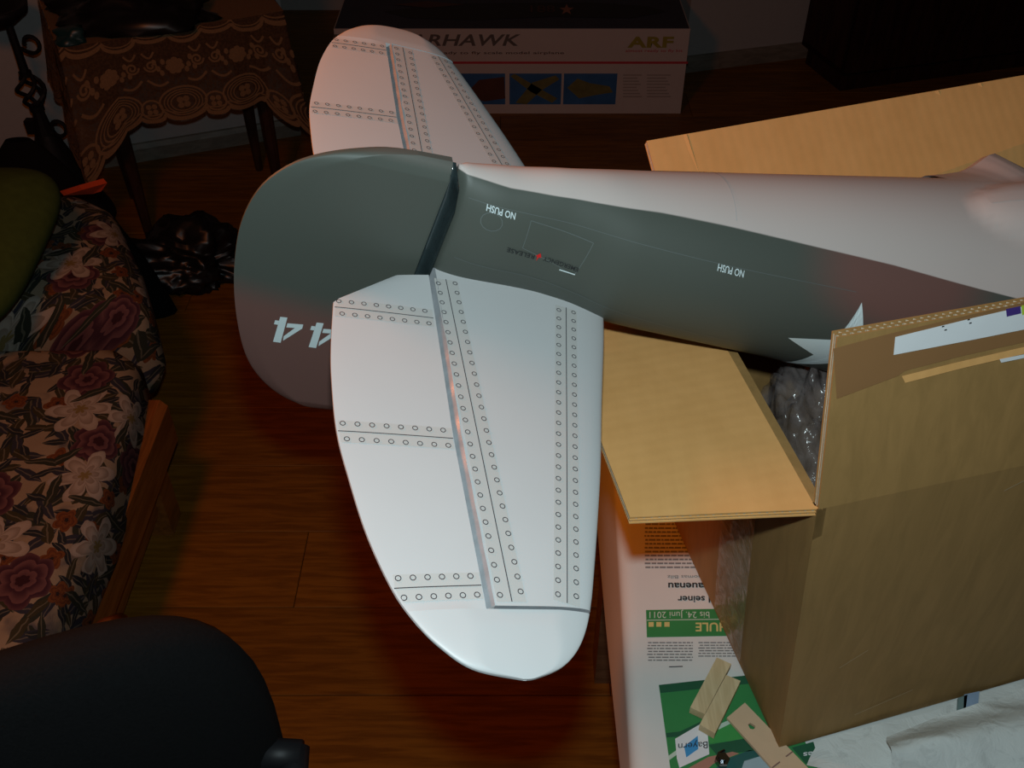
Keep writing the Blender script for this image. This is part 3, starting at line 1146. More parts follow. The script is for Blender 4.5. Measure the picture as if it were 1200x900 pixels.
ang = math.radians(23)
xd = Vector((math.cos(ang), math.sin(ang), 0))
zd = Vector((math.sin(ang) * -1, math.cos(ang), 0)) * -1.0
tilt = math.radians(5)
yd = (Vector((0, 0, 1)) * math.cos(tilt) - zd * math.sin(tilt) * -1 * -1).normalized()
zd2 = xd.cross(yd).normalized()
slab(sup(0.212, 0.24, 0.54, -0.03), Vector((-0.392, 0.362, 0.757)) - CO, xd, yd, zd2 * -1, 0.035).build('backrest', M_BLACK_FABRIC, ch, True)
slab(sup(0.24, 0.23, 0.55), Vector((-0.33, 0.14, 0.47)) - CO, Vector((1, 0, 0)), Vector((0, 1, 0)), Vector((0, 0, 1)), 0.04).build('seat', M_BLACK_FABRIC, ch, True)
MB().tube([Vector((-0.33, 0.2, 0.42)) - CO, Vector((-0.32, 0.42, 0.42)) - CO, Vector((-0.315, 0.47, 0.48)) - CO, Vector((-0.31, 0.45, 0.70)) - CO], [0.025, 0.025, 0.025, 0.02], 10).build('back_bracket', M_BLACK_PLASTIC, ch)
MB().tube([(0, 0, 0.10), (0, 0, 0.25), (0, 0, 0.44)], [0.03, 0.028, 0.022], 12).build('gas_column', M_BLACK_PLASTIC, ch)
for j in range(5):
    a = -PI / 2 + j * 2 * PI / 5
    dv = Vector((math.cos(a), math.sin(a), 0))
    l = MB().tube([Vector((0, 0, .10)) + dv * .02, Vector((0, 0, .09)) + dv * .15, Vector((0, 0, .07)) + dv * .27], [.025, .02, .016], 8).build('base_arm', M_BLACK_PLASTIC, ch)
    ax = Vector((-dv.y, dv.x, 0))
    MB().tube([dv * .27 + Vector((0, 0, .027)) - ax * .022, dv * .27 + Vector((0, 0, .027)) + ax * .022], .027, 14).build('caster', M_BLACK_PLASTIC, l)
ar = MB()
A0 = on_z(345, 885, 0.80)
ar.tube([A0 + Vector((-0.05, 0.0, -0.012)) - CO, A0 + Vector((-.02, .001, 0)) - CO, A0 + Vector((0.006, 0, 0)) - CO], [0.012, 0.014, 0.013], 10)
ar.tube([A0 + Vector((0, 0.008, 0.0)) - CO, A0 + Vector((0, -0.03, -0.01)) - CO, A0 + Vector((-.01, -0.12, -0.10)) - CO, A0 + Vector((-.02, -0.17, -0.34)) - CO], [0.012, 0.014, 0.014, 0.014], 10)
ar.build('arm_support', M_BLACK_PLASTIC, ch, True)

# ------------------------------------------------------------------ work table with newspaper
ZT = 0.77
wt = thing('work_table', 'wooden work table covered by newspaper under the carton', 'table', (0.7, 0.68, 0))
MB().box((-0.572, -0.43, ZT - 0.032), (0.70, 0.44, ZT - 0.002)).build('table_top', M_TABLE_WOOD, wt)
for lx in (-0.52, 0.62):
    for ly in (-0.37, 0.36):
        MB().prism([(lx - .03, ly - .03, 0), (lx + .03, ly - .03, 0), (lx + .03, ly + .03, 0), (lx - .03, ly + .03, 0)], (0, 0, ZT - .032)).build('leg', M_TABLE_WOOD, wt)
MB().box((-0.55, -0.40, ZT - 0.11), (0.65, -0.38, ZT - 0.032)).build('apron', M_TABLE_WOOD, wt)
MB().box((-0.55, 0.38, ZT - 0.11), (0.65, 0.40, ZT - 0.032)).build('apron', M_TABLE_WOOD, wt)

news = thing('newspaper', 'open newspaper spread over the table edge under the carton', 'newspaper', (0.104, 0.6, ZT))
NO = Vector((0.104, 0.6, ZT))


def paper(a, b):
    y = 0.27 + 0.78 * b
    hang = max(0.03, 0.045 + 0.306 * (y - 0.44))
    L = hang + 0.03 + 0.66
    s = a ** 1.6 * L if False else a * L
    xe = 0.117 + 0.035 * (y - 0.44)
    r = 0.012
    arc = r * PI / 2
    if s < hang:
        t = (hang - s)
        x, z = xe - r - 0.006 * math.sin(min(1, t / 0.15) * PI / 2), ZT - r - t
    elif s < hang + arc:
        an = (s - hang) / r
        x, z = xe - r * math.cos(an), ZT - r + r * math.sin(an)
    else:
        x, z = xe + (s - hang - arc), ZT
    return Vector((x, y, z + 0.0004)) - NO


MB().grid(lambda a, b: paper(a, b), 150, 40).build('sheet', M_NEWS, news, True)


def tp(px, py, d=0.0008):
    p = on_z(px, py, ZT)
    return Vector((p.x, p.y, ZT + d)) - NO


def tpoly(name, pts, mat, d=0.0008, parent=news):
    return MB().poly([tp(x, y, d) for x, y in pts]).build(name, mat, parent)


def ttext(name, s, left, right, cap_top, base, mat, d=0.0016, bold=0.0, skew=0.0):
    """upside-down lettering on the paper: the text ends at pixel column left and its capitals' tops are at row base"""
    a, b = tp(left, base, d), tp(right, base + skew, d)
    c = tp(left, cap_top, d)
    # reading direction runs from right to left, capitals point toward the viewer
    return lettering(name, s, lambda x, y: b + (a - b) * x + (c - a) * y, mat, news, bold)


tpoly('green_header', [(757, 715.5), (905, 713), (905, 745), (758, 747.5)], M_GREEN_INK)
tpoly('header_rule', [(758, 727.3), (905, 725.3), (905, 726.2), (758, 728.2)], M_PALE_INK, 0.0012)
ttext('date_lettering', 'bis 24. Juni 2011', 761, 831, 725.5, 718, M_PALE_INK, 0.0014)
ttext('header_lettering', 'SCHULE', 815, 872, 741, 731, M_YELLOW_INK, 0.0014, 0.02)
for x in (760, 769, 778.5):
    tpoly('yellow_square', [(x, 730), (x + 6, 730), (x + 6, 735.5), (x, 735.5)], M_YELLOW_INK, 0.0014)
ttext('headline_lettering', 'Zwieseler und seiner', 794, 905, 707, 699.5, M_INK, 0.0012, 0.02)
ttext('headline_lettering', 'Frauenau', 783, 836, 692, 684, M_INK, 0.0012, 0.02)
ttext('byline_lettering', 'Thomas Bilz', 782, 828, 679, 675, M_INK_GREY, 0.0012)
lines = MB()
rng = random.Random(8)


def text_block(x0, x1, y0, y1, n):
    for i in range(n):
        yy = y0 + (y1 - y0) * i / n
        h = (y1 - y0) / n * 0.42
        x = x0 + rng.random() * 2
        while x < x1:
            w = 2 + rng.random() * 6
            e = min(x1, x + w)
            lines.poly([tp(x, yy), tp(e, yy), tp(e, yy + h), tp(x, yy + h)])
            x = e + 1.1


text_block(755, 845, 600, 669, 15)
text_block(758, 812, 753, 777, 7)
text_block(818, 862, 753, 772, 6)
tag(lines.build('text_lines', M_INK_GREY, news), kind='stuff')
tpoly('text_mark', [(784, 781.5), (800, 781), (800, 782.2), (784, 782.6)], M_INK)
# green photograph
tpoly('photo_print', [(772, 803.5), (905, 789), (960, 905), (786, 905)], M_GREEN_INK, 0.0008)
tpoly('photo_top_band', [(772, 803.5), (905, 789), (907, 799), (774, 813)], M_DGREEN_INK, 0.0011)
tpoly('photo_shade', [(781, 865), (800, 864), (825, 850), (822, 846), (797, 858), (780, 860)], M_DGREEN_INK, 0.0012)
tpoly('photo_field', [(828, 858), (850, 848), (880, 856), (886, 866), (832, 872)], M_LGREEN_INK, 0.0012)
tpoly('photo_shade', [(830, 874), (886, 864), (905, 878), (840, 886)], M_DGREEN_INK, 0.0013)
tpoly('photo_stripe', [(840, 851), (856, 844), (858, 848), (842, 856)], M_PALE_INK, 0.0014)
tpoly('photo_stripe', [(783, 887), (794, 879), (795, 884), (784, 892)], M_PALE_INK, 0.0014)
tpoly('photo_arm', [(805, 902), (830, 888), (858, 882), (866, 884), (836, 896), (826, 905), (805, 905)], M_SKIN_INK, 0.0014)
tpoly('photo_sleeve', [(845, 893), (878, 880), (905, 884), (912, 905), (836, 905)], M_TEAL_INK, 0.0013)
tpoly('photo_shirt', [(872, 893), (895, 886), (906, 896), (908, 905), (868, 905)], M_SKY_INK, 0.0015)
badge = tpoly('badge', [(791, 867), (820, 850), (829, 859), (831, 885), (796, 901), (793, 890)], M_WHITE_PAPER, 0.0016)
tpoly('badge_triangle', [(801.5, 876), (817.5, 863.5), (818, 879), (804, 889)], M_BLUE_LOGO, 0.0019)
ttext('badge_lettering', 'Bayern', 794.5, 829, 881, 873, M_INK, 0.0022, 0.0, -2.5)
tpoly('dark_caption', [(928, 877), (953, 870), (960, 893), (944, 896)], M_DGREEN_INK, 0.0011)
ttext('caption_lettering', 'des', 941, 961, 889, 883, M_WHITE_PAPER, 0.0015, 0.01, -2)


# ------------------------------------------------------------------ balsa blocks, plywood strip, nut
def block(name, px, h, label, mat, cat):
    base = [on_z(x, y, ZT + h) for x, y in px]
    c = sum(base, Vector()) / 4
    c.z = ZT + 0.0028
    pts = [(p.x - c.x, p.y - c.y, 0) for p in base]
    o = MB().prism(pts, (0, 0, h - 0.0028)).build(name, mat)
    o.location = c
    return tag(o, label, cat, 'loose balsa blocks')


block('balsa_block', [(840, 770.5), (857, 778), (826, 837), (809, 829)], 0.012, 'pale balsa block lying on newspaper, the one nearer the text columns', M_BALSA, 'wood block')
block('balsa_block', [(851, 791), (868, 798), (838, 859.5), (820, 849)], 0.012, 'pale balsa block lying on newspaper, the one pushed nearer the viewer', M_BALSA, 'wood block')
# plywood strip with a drilled hole
zs = ZT + 0.0062
q = [on_z(852, 841, zs), on_z(873, 823.5, zs), on_z(952, 905, zs), on_z(914, 910, zs)]
c0 = sum(q, Vector()) / 4
hole = on_z(881, 851, zs)
bm = bmesh.new()
NH = 12
outer = []
for i in range(NH):     # outline sampled in 12 spots, matched with the hole ring
    t = i / NH * 4
    a, b = q[int(t) % 4], q[(int(t) + 1) % 4]
    outer.append(a.lerp(b, t - int(t)))
ins = []
for i in range(NH):
    d = outer[i] - hole
    an = math.atan2(d.y, d.x)
    ins.append(an)
hr = [hole + Vector((math.cos(a), math.sin(a), 0)) * 0.0032 for a in ins]
th = Vector((0, 0, 0.003))
vt = [bm.verts.new(p - c0) for p in outer]
vb = [bm.verts.new(p - c0 - th) for p in outer]
ht = [bm.verts.new(p - c0) for p in hr]
hb = [bm.verts.new(p - c0 - th) for p in hr]
for i in range(NH):
    j = (i + 1) % NH
    bm.faces.new((vt[i], vt[j], ht[j], ht[i]))
    bm.faces.new((vb[j], vb[i], hb[i], hb[j]))
    bm.faces.new((vt[j], vt[i], vb[i], vb[j]))
    bm.faces.new((ht[i], ht[j], hb[j], hb[i]))
strip = bm_obj('strip_board', bm, M_PLY)
stp = thing('plywood_strip', 'pinkish plywood strip with a drilled hole beside the carton corner', 'wood strip', c0)
strip.parent = stp
for a, b in (((921, 887), (929, 881)), ((905, 900), (914, 893))):
    pa, pb = on_z(*a, zs) - c0, on_z(*b, zs) - c0
    d = (pb - pa).normalized()
    nn = Vector((-d.y, d.x, 0)) * 0.0006
    up = Vector((0, 0, 0.0003))
    MB().poly([pa + nn + up, pb + nn + up, pb - nn + up, pa - nn + up]).build('pencil_line', M_PENCIL, stp)
# small bolt and nut
sc = on_z(846, 892, ZT + 0.004)
nut = thing('steel_nut', 'small shiny steel nut on the newspaper photograph', 'nut', (sc.x, sc.y, ZT + 0.0026))
mb = MB()
mb.grid(lambda a, b: (math.cos(2 * PI * a) * (0.0035 if int(round(b * 3)) in (0, 3) else 0.0065), math.sin(2 * PI * a) * (0.0035 if int(round(b * 3)) in (0, 3) else 0.0065), 0.006 if int(round(b * 3)) in (2, 3) else 0), 6, 3)
mb.build('hex_body', M_STEEL, nut)
MB().tube([(0, 0, 0), (0, 0, 0.009)], 0.0034, 10).build('bolt_end', M_STEEL, nut)
MB().tube([(-0.002, 0.007, 0.0015), (0.004, 0.010, 0.0015)], 0.0014, 8).build('pin', M_STEEL, nut)


# ------------------------------------------------------------------ packing film in front of the carton
def sheet(name, corners, n, fold, freq, mat, label, cat, seed, edge_up=0.0, base=0.003):
    P = [on_z(x, y, ZT) for x, y in corners]
    c = sum(P, Vector()) / 4

    def f(a, b):
        p = P[0].lerp(P[1], a).lerp(P[3].lerp(P[2], a), b)
        w = noise.noise(Vector((p.x * freq, p.y * freq * 1.6, seed)))
        w2 = noise.noise(Vector((p.x * freq * 3, p.y * freq * 3, seed + 5)))
        r = 1 - abs(w) * 2
        z = base + fold * max(0, 0.45 + 0.5 * r + 0.25 * w2)
        z += edge_up * math.exp(-((b - 0.5) / 0.28) ** 2) * (0.8 + 0.4 * w)
        return Vector((p.x + 0.006 * w2 - c.x, p.y + 0.006 * w - c.y, z))
    o = MB().grid(f, n, n).build(name, mat, None, True)
    o.location = (c.x, c.y, ZT)
    return tag(o, label, cat)


film = sheet('plastic_sheet', [(946, 905), (1240, 960), (1250, 789), (960, 875)], 40, 0.007, 9, M_FILM, 'milky translucent plastic sheet lying flat along the carton bottom', 'plastic sheet', 2.0)
sheet('foam_wrap', [(1030, 930), (1260, 960), (1270, 790), (1035, 880)], 46, 0.010, 10, M_FILM, 'puffed roll of white foam wrap in the near right corner', 'foam wrap', 9.0, 0.022, 0.014)
for a, b, mt in (((1122, 836), (1132, 814), plain('faded_teal_print', (0.16, 0.23, 0.23), 0.6)), ((1129, 836), (1146, 810), plain('faded_blue_print', (0.27, 0.36, 0.50), 0.6, 0.2, 90))):
    pz = ZT + 0.0135
    q_ = [on_z(a[0], a[1], pz), on_z(b[0], a[1] - 5, pz), on_z(b[0] + 2, b[1], pz), on_z(a[0] + 1, b[1] + 4, pz)]
    MB().prism([tuple(p - film.location) for p in q_], (0, 0, -0.003)).build('printed_patch', mt, film)

# ------------------------------------------------------------------ cardboard carton
carton = thing('cardboard_carton', 'open brown cardboard carton holding the airplane fuselage', 'box', (0.5, 0.62, ZT))
KO = Vector((0.5, 0.62, ZT))
ZB = 1.09
e = Vector((0.966, 0.258, 0))
NL = Vector((0.208, 0.456, ZB))
FL = Vector((0.152, 0.750, ZB))
LEN = 0.82
NR, FR = NL + e * LEN, FL + e * LEN
zb = ZT + 0.003
nl = Vector((0.2375, 0.4558, zb))
fl = Vector((0.172, 0.745, zb))
eb = Vector((0.960, 0.278, 0))
nr, fr = nl + eb * (LEN - 0.03), fl + eb * (LEN - 0.03)


def quadp(p, a, b):
    return p[0].lerp(p[1], a).lerp(p[3].lerp(p[2], a), b)


def wall_panel(name, p, thick, inward, bulge=0.0):
    """slab between four corners, with a slight bulge"""
    n = Vector(inward).normalized()
    m = MB()
    N = 10

    def f(a, b, d):
        w = bulge * math.sin(a * PI) * math.sin(b * PI)
        return quadp(p, a, b) - n * w + n * d - KO
    m.grid(lambda a, b: f(a, b, 0), N, N)
    m.grid(lambda a, b: f(a, b, thick), N, N)
    for (u0, u1) in (((0, 0), (1, 0)), ((1, 0), (1, 1)), ((1, 1), (0, 1)), ((0, 1), (0, 0))):
        m.grid(lambda a, b: f(u0[0] + (u1[0] - u0[0]) * a, u0[1] + (u1[1] - u0[1]) * a, thick * b), N, 1)
    return m.build(name, M_CARD_OUT, carton)


TH = 0.007
inb = Vector((-0.258, 0.966, 0))
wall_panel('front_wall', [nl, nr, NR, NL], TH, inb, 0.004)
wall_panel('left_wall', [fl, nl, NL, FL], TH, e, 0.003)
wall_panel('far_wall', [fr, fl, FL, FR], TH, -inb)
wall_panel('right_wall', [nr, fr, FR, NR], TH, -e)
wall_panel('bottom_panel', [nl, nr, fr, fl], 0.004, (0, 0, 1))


def fluted_flap(name, p, thick, side, mat=M_CARD, period=0.0052):
    """corrugated flap: p = hinge a, hinge b, outer b, outer a; two liners with waves between; returns the part"""
    n = Vector(side).normalized()
    lin = 0.0011
    part = None
    m = MB()
    for d0, d1 in ((0, lin), (thick / 2 - lin / 3, thick / 2 + lin / 3), (thick - lin, thick)):
        ring = [q + n * d0 for q in p] + [q + n * d1 for q in p]
        m.hexa([q - KO for q in ring])
    part = m.build(name, mat, carton)
    for axis in (0, 1):
        w = MB()
        L = ((p[1] - p[0]).length if axis == 0 else (p[3] - p[0]).length)
        cnt = int(L / period) * 4
        for lo, hi in ((lin * .7, thick / 2), (thick / 2, thick - lin * .7)):
            def f(a, b):
                d = lo + (hi - lo) * (0.5 + 0.5 * math.sin(a * cnt / 4 * 2 * PI + lo * 900))
                q = quadp(p, a, 0.003 + b * 0.994) if axis == 0 else quadp(p, 0.003 + b * 0.994, a)
                return q + n * d - KO
            w.grid(f, cnt, 1)
        w.build('flute', M_FLUTE, part)
        break
    return part


# left flap, lying flat outward
LFa, LFb = Vector((0.0796, 0.4486, ZB + 0.001)), Vector((0.0225, 0.7420, ZB - 0.002))
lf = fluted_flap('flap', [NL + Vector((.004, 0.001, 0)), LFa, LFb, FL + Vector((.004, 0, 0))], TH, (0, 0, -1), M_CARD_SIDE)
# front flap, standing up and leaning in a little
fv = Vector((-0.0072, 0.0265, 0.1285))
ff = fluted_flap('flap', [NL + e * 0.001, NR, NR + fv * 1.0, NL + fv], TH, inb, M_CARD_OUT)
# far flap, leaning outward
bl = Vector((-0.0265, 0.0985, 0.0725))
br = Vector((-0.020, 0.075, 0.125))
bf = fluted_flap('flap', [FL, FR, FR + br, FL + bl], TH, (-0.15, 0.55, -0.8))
# right flap, folded outward
fluted_flap('flap', [NR, FR, FR + e * 0.12 + Vector((0, 0, -.03)), NR + e * 0.12 + Vector((0, 0, -.03))], TH, (0, 0, -1))
FFp = [FL, FR, FR + br, FL + bl]
for a0, a1, wd in ((0.055, 0.047, .0030), (0.395, 0.36, .0035), (0.455, 0.415, .0030), (0.54, 0.505, .0030)):
    nn_ = Vector((0.15, -0.55, 0.8)).normalized()
    b0, b1 = quadp(FFp, a0, 0.05), quadp(FFp, a1, 0.995)
    MB().add([b0 - e * wd + nn_ * .0002 - KO, b0 + nn_ * .0011 - KO, b0 + e * wd * .4 + nn_ * .0002 - KO, b1 - e * wd + nn_ * .0002 - KO, b1 + nn_ * .0011 - KO, b1 + e * wd * .4 + nn_ * .0002 - KO],
             [(0, 1, 4, 3), (1, 2, 5, 4)]).build('crease_ridge', M_CARD, bf)
# tape and label on the front flap
fn = (-inb * fv.z + Vector((0, 0, 1)) * fv.dot(inb)).normalized()
if fn.dot(inb) > 0:
    fn = -fn


def on_flap(px, py, d=0.0006):
    r = ray(px, py)
    s = (NL - EYE).dot(fn) / r.dot(fn)
    return EYE + r * s + fn * d - KO


MB().poly([on_flap(x, y) for x, y in ((976, 408), (1040, 391), (1125, 371), (1225, 348), (1225, 395), (1130, 416), (1060, 434), (1052, 440), (980, 467))]).build('packing_tape', M_TAPE, ff)
MB().poly([on_flap(x, y, 0.0009) for x, y in ((1056, 440), (1120, 424), (1225, 400), (1225, 408), (1130, 430), (1060, 448))]).build('tape_edge', M_CARD, ff)
lab = MB().poly([on_flap(x, y, 0.0012) for x, y in ((1048, 394), (1140, 371.5), (1225, 352), (1225, 380), (1140, 397), (1046, 415))]).build('label', M_WHITE_PAPER, ff)
MB().poly([on_flap(x, y, 0.0016) for x, y in ((1177, 361), (1194, 357.5), (1195, 366), (1178, 370))]).build('label_mark', M_BLUE_INK, ff)
MB().poly([on_flap(x, y, 0.0016) for x, y in ((1195, 357), (1225, 351), (1225, 362), (1196, 368))]).build('label_mark', M_LIME_INK, ff)
lm = MB()
for x, y in ((1102, 381), (1105, 385), (1132, 373), (1134, 377)):
    lm.poly([on_flap(x, y, 0.0016), on_flap(x + 3, y - .7, 0.0016), on_flap(x + 3, y + .8, 0.0016), on_flap(x, y + 1.4, 0.0016)])
lm.build('label_specks', M_INK, ff)
MB().poly([on_flap(x, y, 0.0013) for x, y in ((1170, 420), (1225, 409), (1225, 413), (1172, 424))]).build('paper_sliver', M_WHITE_PAPER, ff)
# clear tape strip on the left wall
ln = (nl - fl).cross(NL - fl).normalized()
if ln.dot(e) > 0:
    ln = -ln
LW = [fl, nl, NL, FL]
MB().grid(lambda a, b: quadp(LW, 0.50 + 0.22 * a, 0.04 + 0.78 * b) + ln * (0.0042 - 0.0018 * abs(b - .5)) - KO, 6, 14).build('clear_tape', M_CLEAR_TAPE, carton, True)
# scuffs on the front wall
fwn = -inb
sf = MB()
for a0, b0, a1, b1 in ((.185, .93, .215, .965), (.055, .35, .085, .40), (.03, .60, .034, .66), (.09, .08, .16, .13)):
    FWp = [nl, nr, NR, NL]
    p0, p1 = quadp(FWp, a0, b0), quadp(FWp, a1, b1)
    off = fwn * (0.0012 + 0.004 * math.sin(a0 * PI) * math.sin(b0 * PI))
    t = Vector((0, 0, 0.0009))
    sf.poly([p0 + off - KO, p1 + off - KO, p1 + off + t - KO, p0 + off + t - KO])
sf.build('scuff_marks', plain('pale_scuff', (0.5, 0.36, 0.2), 0.8), carton)

# clear plastic bag inside the carton
bag = MB()
Bc = Vector((0.266, 0.603, 0.952))


def bagf(a, b):
    th_, ph = 2 * PI * a, PI * b
    d = Vector((math.sin(ph) * math.cos(th_), math.sin(ph) * math.sin(th_), math.cos(ph)))
    q = d * 2.1 + Vector((4, 1, 7))
    r = 1 + 0.42 * (0.6 - 1.6 * abs(noise.noise(q))) + 0.22 * (0.5 - abs(noise.noise(q * 2.4))) + 0.10 * noise.noise(q * 6)
    return Vector((d.x * 0.050, d.y * 0.088, d.z * 0.100)) * r


bag.grid(bagf, 96, 60)
bo = bag.build('clear_plastic_bag', M_CLEAR, None, True)
bo.location = Bc
tag(bo, 'crumpled clear plastic bag stuffed inside the open carton', 'plastic bag')

# ------------------------------------------------------------------ model airplane
MU = Vector((0.9224, 0.2192, -0.3180)).normalized()
MN = Vector((0.3436, -0.0897, 0.9348))
MN = (MN - MU * MN.dot(MU)).normalized()
MY = MN.cross(MU).normalized()
MO = Vector((-0.0620, 0.6013, 1.2007))
plane = thing('model_airplane', 'green and grey model airplane fuselage lying belly up across the carton', 'model airplane')
mat4 = Matrix((MU, MY, MN)).transposed().to_4x4()
mat4.translation = MO
plane.matrix_world = mat4
# local axes: x = toward nose, y = away from the viewer's side, z = belly up

ST = np.array([(-0.001, .0321, .0490, .0060), (.006, .0321, .0500, .0192), (.035, .0343, .0496, .0278), (.075, .0366, .0535, .0309), (.1, .0369, .0560, .0367),
               (.133, .0353, .0600, .0482), (.2, .0383, .0649, .0617), (.3, .0433, .0763, .0725), (.4, .0473, .0887, .0842), (.5, .0512, .1009, .0940), (.65, .0512, .106, .0960), (.78, .0487, .1000, .0920)])


def sec(u):
    x = ST[:, 0]
    u = min(max(u, x[0]), x[-1])
    i = min(int(np.searchsorted(x, u, side='right')) - 1, len(x) - 2)
    h = x[i + 1] - x[i]
    t = (u - x[i]) / h

    def m(j):
        if j == 0:
            return (ST[1, 1:] - ST[0, 1:]) / (x[1] - x[0])
        if j == len(x) - 1:
            return (ST[-1, 1:] - ST[-2, 1:]) / (x[-1] - x[-2])
        d0 = (ST[j, 1:] - ST[j - 1, 1:]) / (x[j] - x[j - 1])
        d1 = (ST[j + 1, 1:] - ST[j, 1:]) / (x[j + 1] - x[j])
        return np.where(d0 * d1 > 0, 2 * d0 * d1 / (d0 + d1 + 1e-12), 0)
    return ((2 * t ** 3 - 3 * t * t + 1) * ST[i, 1:] + (t ** 3 - 2 * t * t + t) * h * m(i) + (-2 * t ** 3 + 3 * t * t) * ST[i + 1, 1:] + (t ** 3 - t * t) * h * m(i + 1))


def hump(u, ang):
    """wing saddle fairing: a soft swelling on the belly ahead of u = 0.40"""
    d = ((u - 0.478) / 0.078) ** 2 + ((ang - PI / 2 + 0.10) / 0.36) ** 2
    return 0.013 * (1 - d) ** 0.6 if d < 1 else 0.0


def skin(u, ang, lift=0.0):
    nc, a, w = sec(u)
    r = lift + hump(u, ang)
    return Vector((u, -(w + r) * math.cos(ang), nc + (a + r) * math.sin(ang)))


def skin_n(u, n, lift=0.0004):
    """viewer-side skin point at height n"""
    nc, a, w = sec(u)
    s = max(-0.999, min(0.999, (n - nc) / a))
    return skin(u, math.asin(s), lift)


def skin_arc(u, u0, n0, s, lift=0.0005):
    """viewer-side skin point at arc distance s above height n0"""
    nc, a, w = sec(u)
    ang = math.asin(max(-1, min(1, (n0 - nc) / a)))
    steps = 12
    for _ in range(steps):
        sp = math.hypot(w * math.sin(ang), a * math.cos(ang))
        ang += s / steps / sp
    return skin(u, ang, lift)


us = list(np.concatenate([np.linspace(-0.001, 0.006, 5), np.linspace(0.006, 0.14, 40)[1:], np.linspace(0.14, 0.78, 90)[1:]]))
NS = 96
vs, fs = [], []
for u in us:
    for k in range(NS):
        vs.append(skin(u, 2 * PI * k / NS))
for i in range(len(us) - 1):
    for k in range(NS):
        fs.append((i * NS + k, i * NS + (k + 1) % NS, (i + 1) * NS + (k + 1) % NS, (i + 1) * NS + k))
fs.append(tuple(range(NS)))
fs.append(tuple((len(us) - 1) * NS + k for k in reversed(range(NS))))
MB().add(vs, fs).build('fuselage', M_CAMO, plane, True)
for p in plane.children[0].data.polygons:
    if len(p.vertices) > 4:
        p.use_smooth = False

# wing root fillet on the far side
sil = [(1085, 206), (1105, 204.5), (1125, 201.5), (1140, 195.5), (1152, 187), (1160, 181.5), (1166, 180), (1172, 184), (1185, 197), (1200, 213), (1230, 240)]
inv = mat4.inverted()
fpts = []
for i, (x, y) in enumerate(sil):
    yv = 0.062 + 0.03 * min(1, i / 6)
    o_, d_ = inv @ EYE, inv.to_3x3() @ ray(x, y)
    s = (yv - o_.y) / d_.y
    fpts.append(o_ + d_ * s)
m = MB()
NB = 8


def fillet(a, b):
    i = a * (len(fpts) - 1)
    j = min(int(i), len(fpts) - 2)
    top = fpts[j].lerp(fpts[j + 1], i - j)
    d = top - skin(top.x, math.radians(128))
    sb = skin(top.x, math.radians(84 + 44 * b), 0.0003)
    return sb + d * (b ** 2.2)


m.grid(fillet, 40, NB)
m.grid(lambda a, b: fillet(a, b) + Vector((0, 0.005, -0.007)), 40, NB)
m.grid(lambda a, b: fillet(a, 1) + Vector((0, 0.005, -0.007)) * b, 40, 1)
m.grid(lambda a, b: fillet(1, a) + Vector((0, 0.005, -0.007)) * b, NB, 1)
m.build('wing_fillet', plain('belly_grey', BELLY, 0.48, 0.02), plane, True)

# fin (upside down, below the stabilizer)
finp = []
for i in range(13):
    t = i / 12
    n = 0.0 - 0.168 * t
    finp.append((n, 0.001, 0.155 * (1 - t) ** 0.9 + 0.035 * (1 - t ** 6) * t + 0.004))
m = MB()


def finf(sgn):
    def f(a, b):
        i = b * 12
        j = min(int(i), 11)
        n = finp[j][0] + (finp[j + 1][0] - finp[j][0]) * (i - j)
        u1 = finp[j][2] + (finp[j + 1][2] - finp[j][2]) * (i - j)
        u = 0.001 + (u1 - 0.001) * a
        half = (0.0095 * (1 - 0.5 * b)) * math.sqrt(max(0, 1 - (a * 1.0) ** 3)) + 0.0006
        return Vector((u, sgn * half, n))
    return f


m.grid(finf(-1), 16, 12).grid(finf(1), 16, 12)
m.grid(lambda a, b: finf(-1)(0, a).lerp(finf(1)(0, a), b), 12, 1).grid(lambda a, b: finf(-1)(a, 1).lerp(finf(1)(a, 1), b), 16, 1)
m.build('fin', M_CAMO, plane, True)

# rudder
ro = [(-0.0070, 0.0840), (-0.0301, 0.0839), (-0.0577, 0.0803), (-0.0836, 0.0724), (-0.1031, 0.0612), (-0.1167, 0.0465), (-0.1248, 0.0306), (-0.1296, 0.0092), (-0.1303, -0.0153),
      (-0.1267, -0.0511), (-0.1186, -0.089), (-0.1068, -0.1247), (-0.0917, -0.1494), (-0.0717, -0.1675), (-0.0493, -0.1763), (-0.0261, -0.1787), (-0.0100, -0.1770)]
rn = [p[1] for p in ro][::-1]
ru = [p[0] for p in ro][::-1]
HU = -0.0066


def smooth_outline(pts, n=8):
    out = []
    P = [Vector(p) for p in pts]
    for i in range(len(P) - 1):
        a, b = P[max(i - 1, 0)], P[min(i + 2, len(P) - 1)]
        for j in range(n):
            t = j / n
            m0, m1 = (P[i + 1] - a) * 0.5, (b - P[i]) * 0.5
            out.append((2 * t ** 3 - 3 * t * t + 1) * P[i] + (t ** 3 - 2 * t * t + t) * m0 + (-2 * t ** 3 + 3 * t * t) * P[i + 1] + (t ** 3 - t * t) * m1)
    out.append(P[-1])
    return out


_ro = sorted(smooth_outline(ro, 10), key=lambda p: p[1])
rn = [p[1] for p in _ro]
ru = [p[0] for p in _ro]


def rud_te(n):
    return float(np.interp(n, rn, ru))


def rud_half(u, n):
    te = rud_te(n)
    t = (HU - u) / 0.125
    h = 0.0098 * min(1.0, max(0.0, 1 - t)) ** 0.8
    # thin towards the edge of the outline
    edge = min(abs(u - te), abs(0.0843 - n) * 1.0, abs(n + 0.179))
    return 0.0010 + max(0, h - 0.001) * min(1, math.sqrt(max(0, edge) / 0.012))


nlist = sorted(set(list(np.linspace(-0.1786, 0.0839, 46)) + list(np.linspace(0.06, 0.0839, 18)) + list(np.linspace(-0.1786, -0.15, 14))))


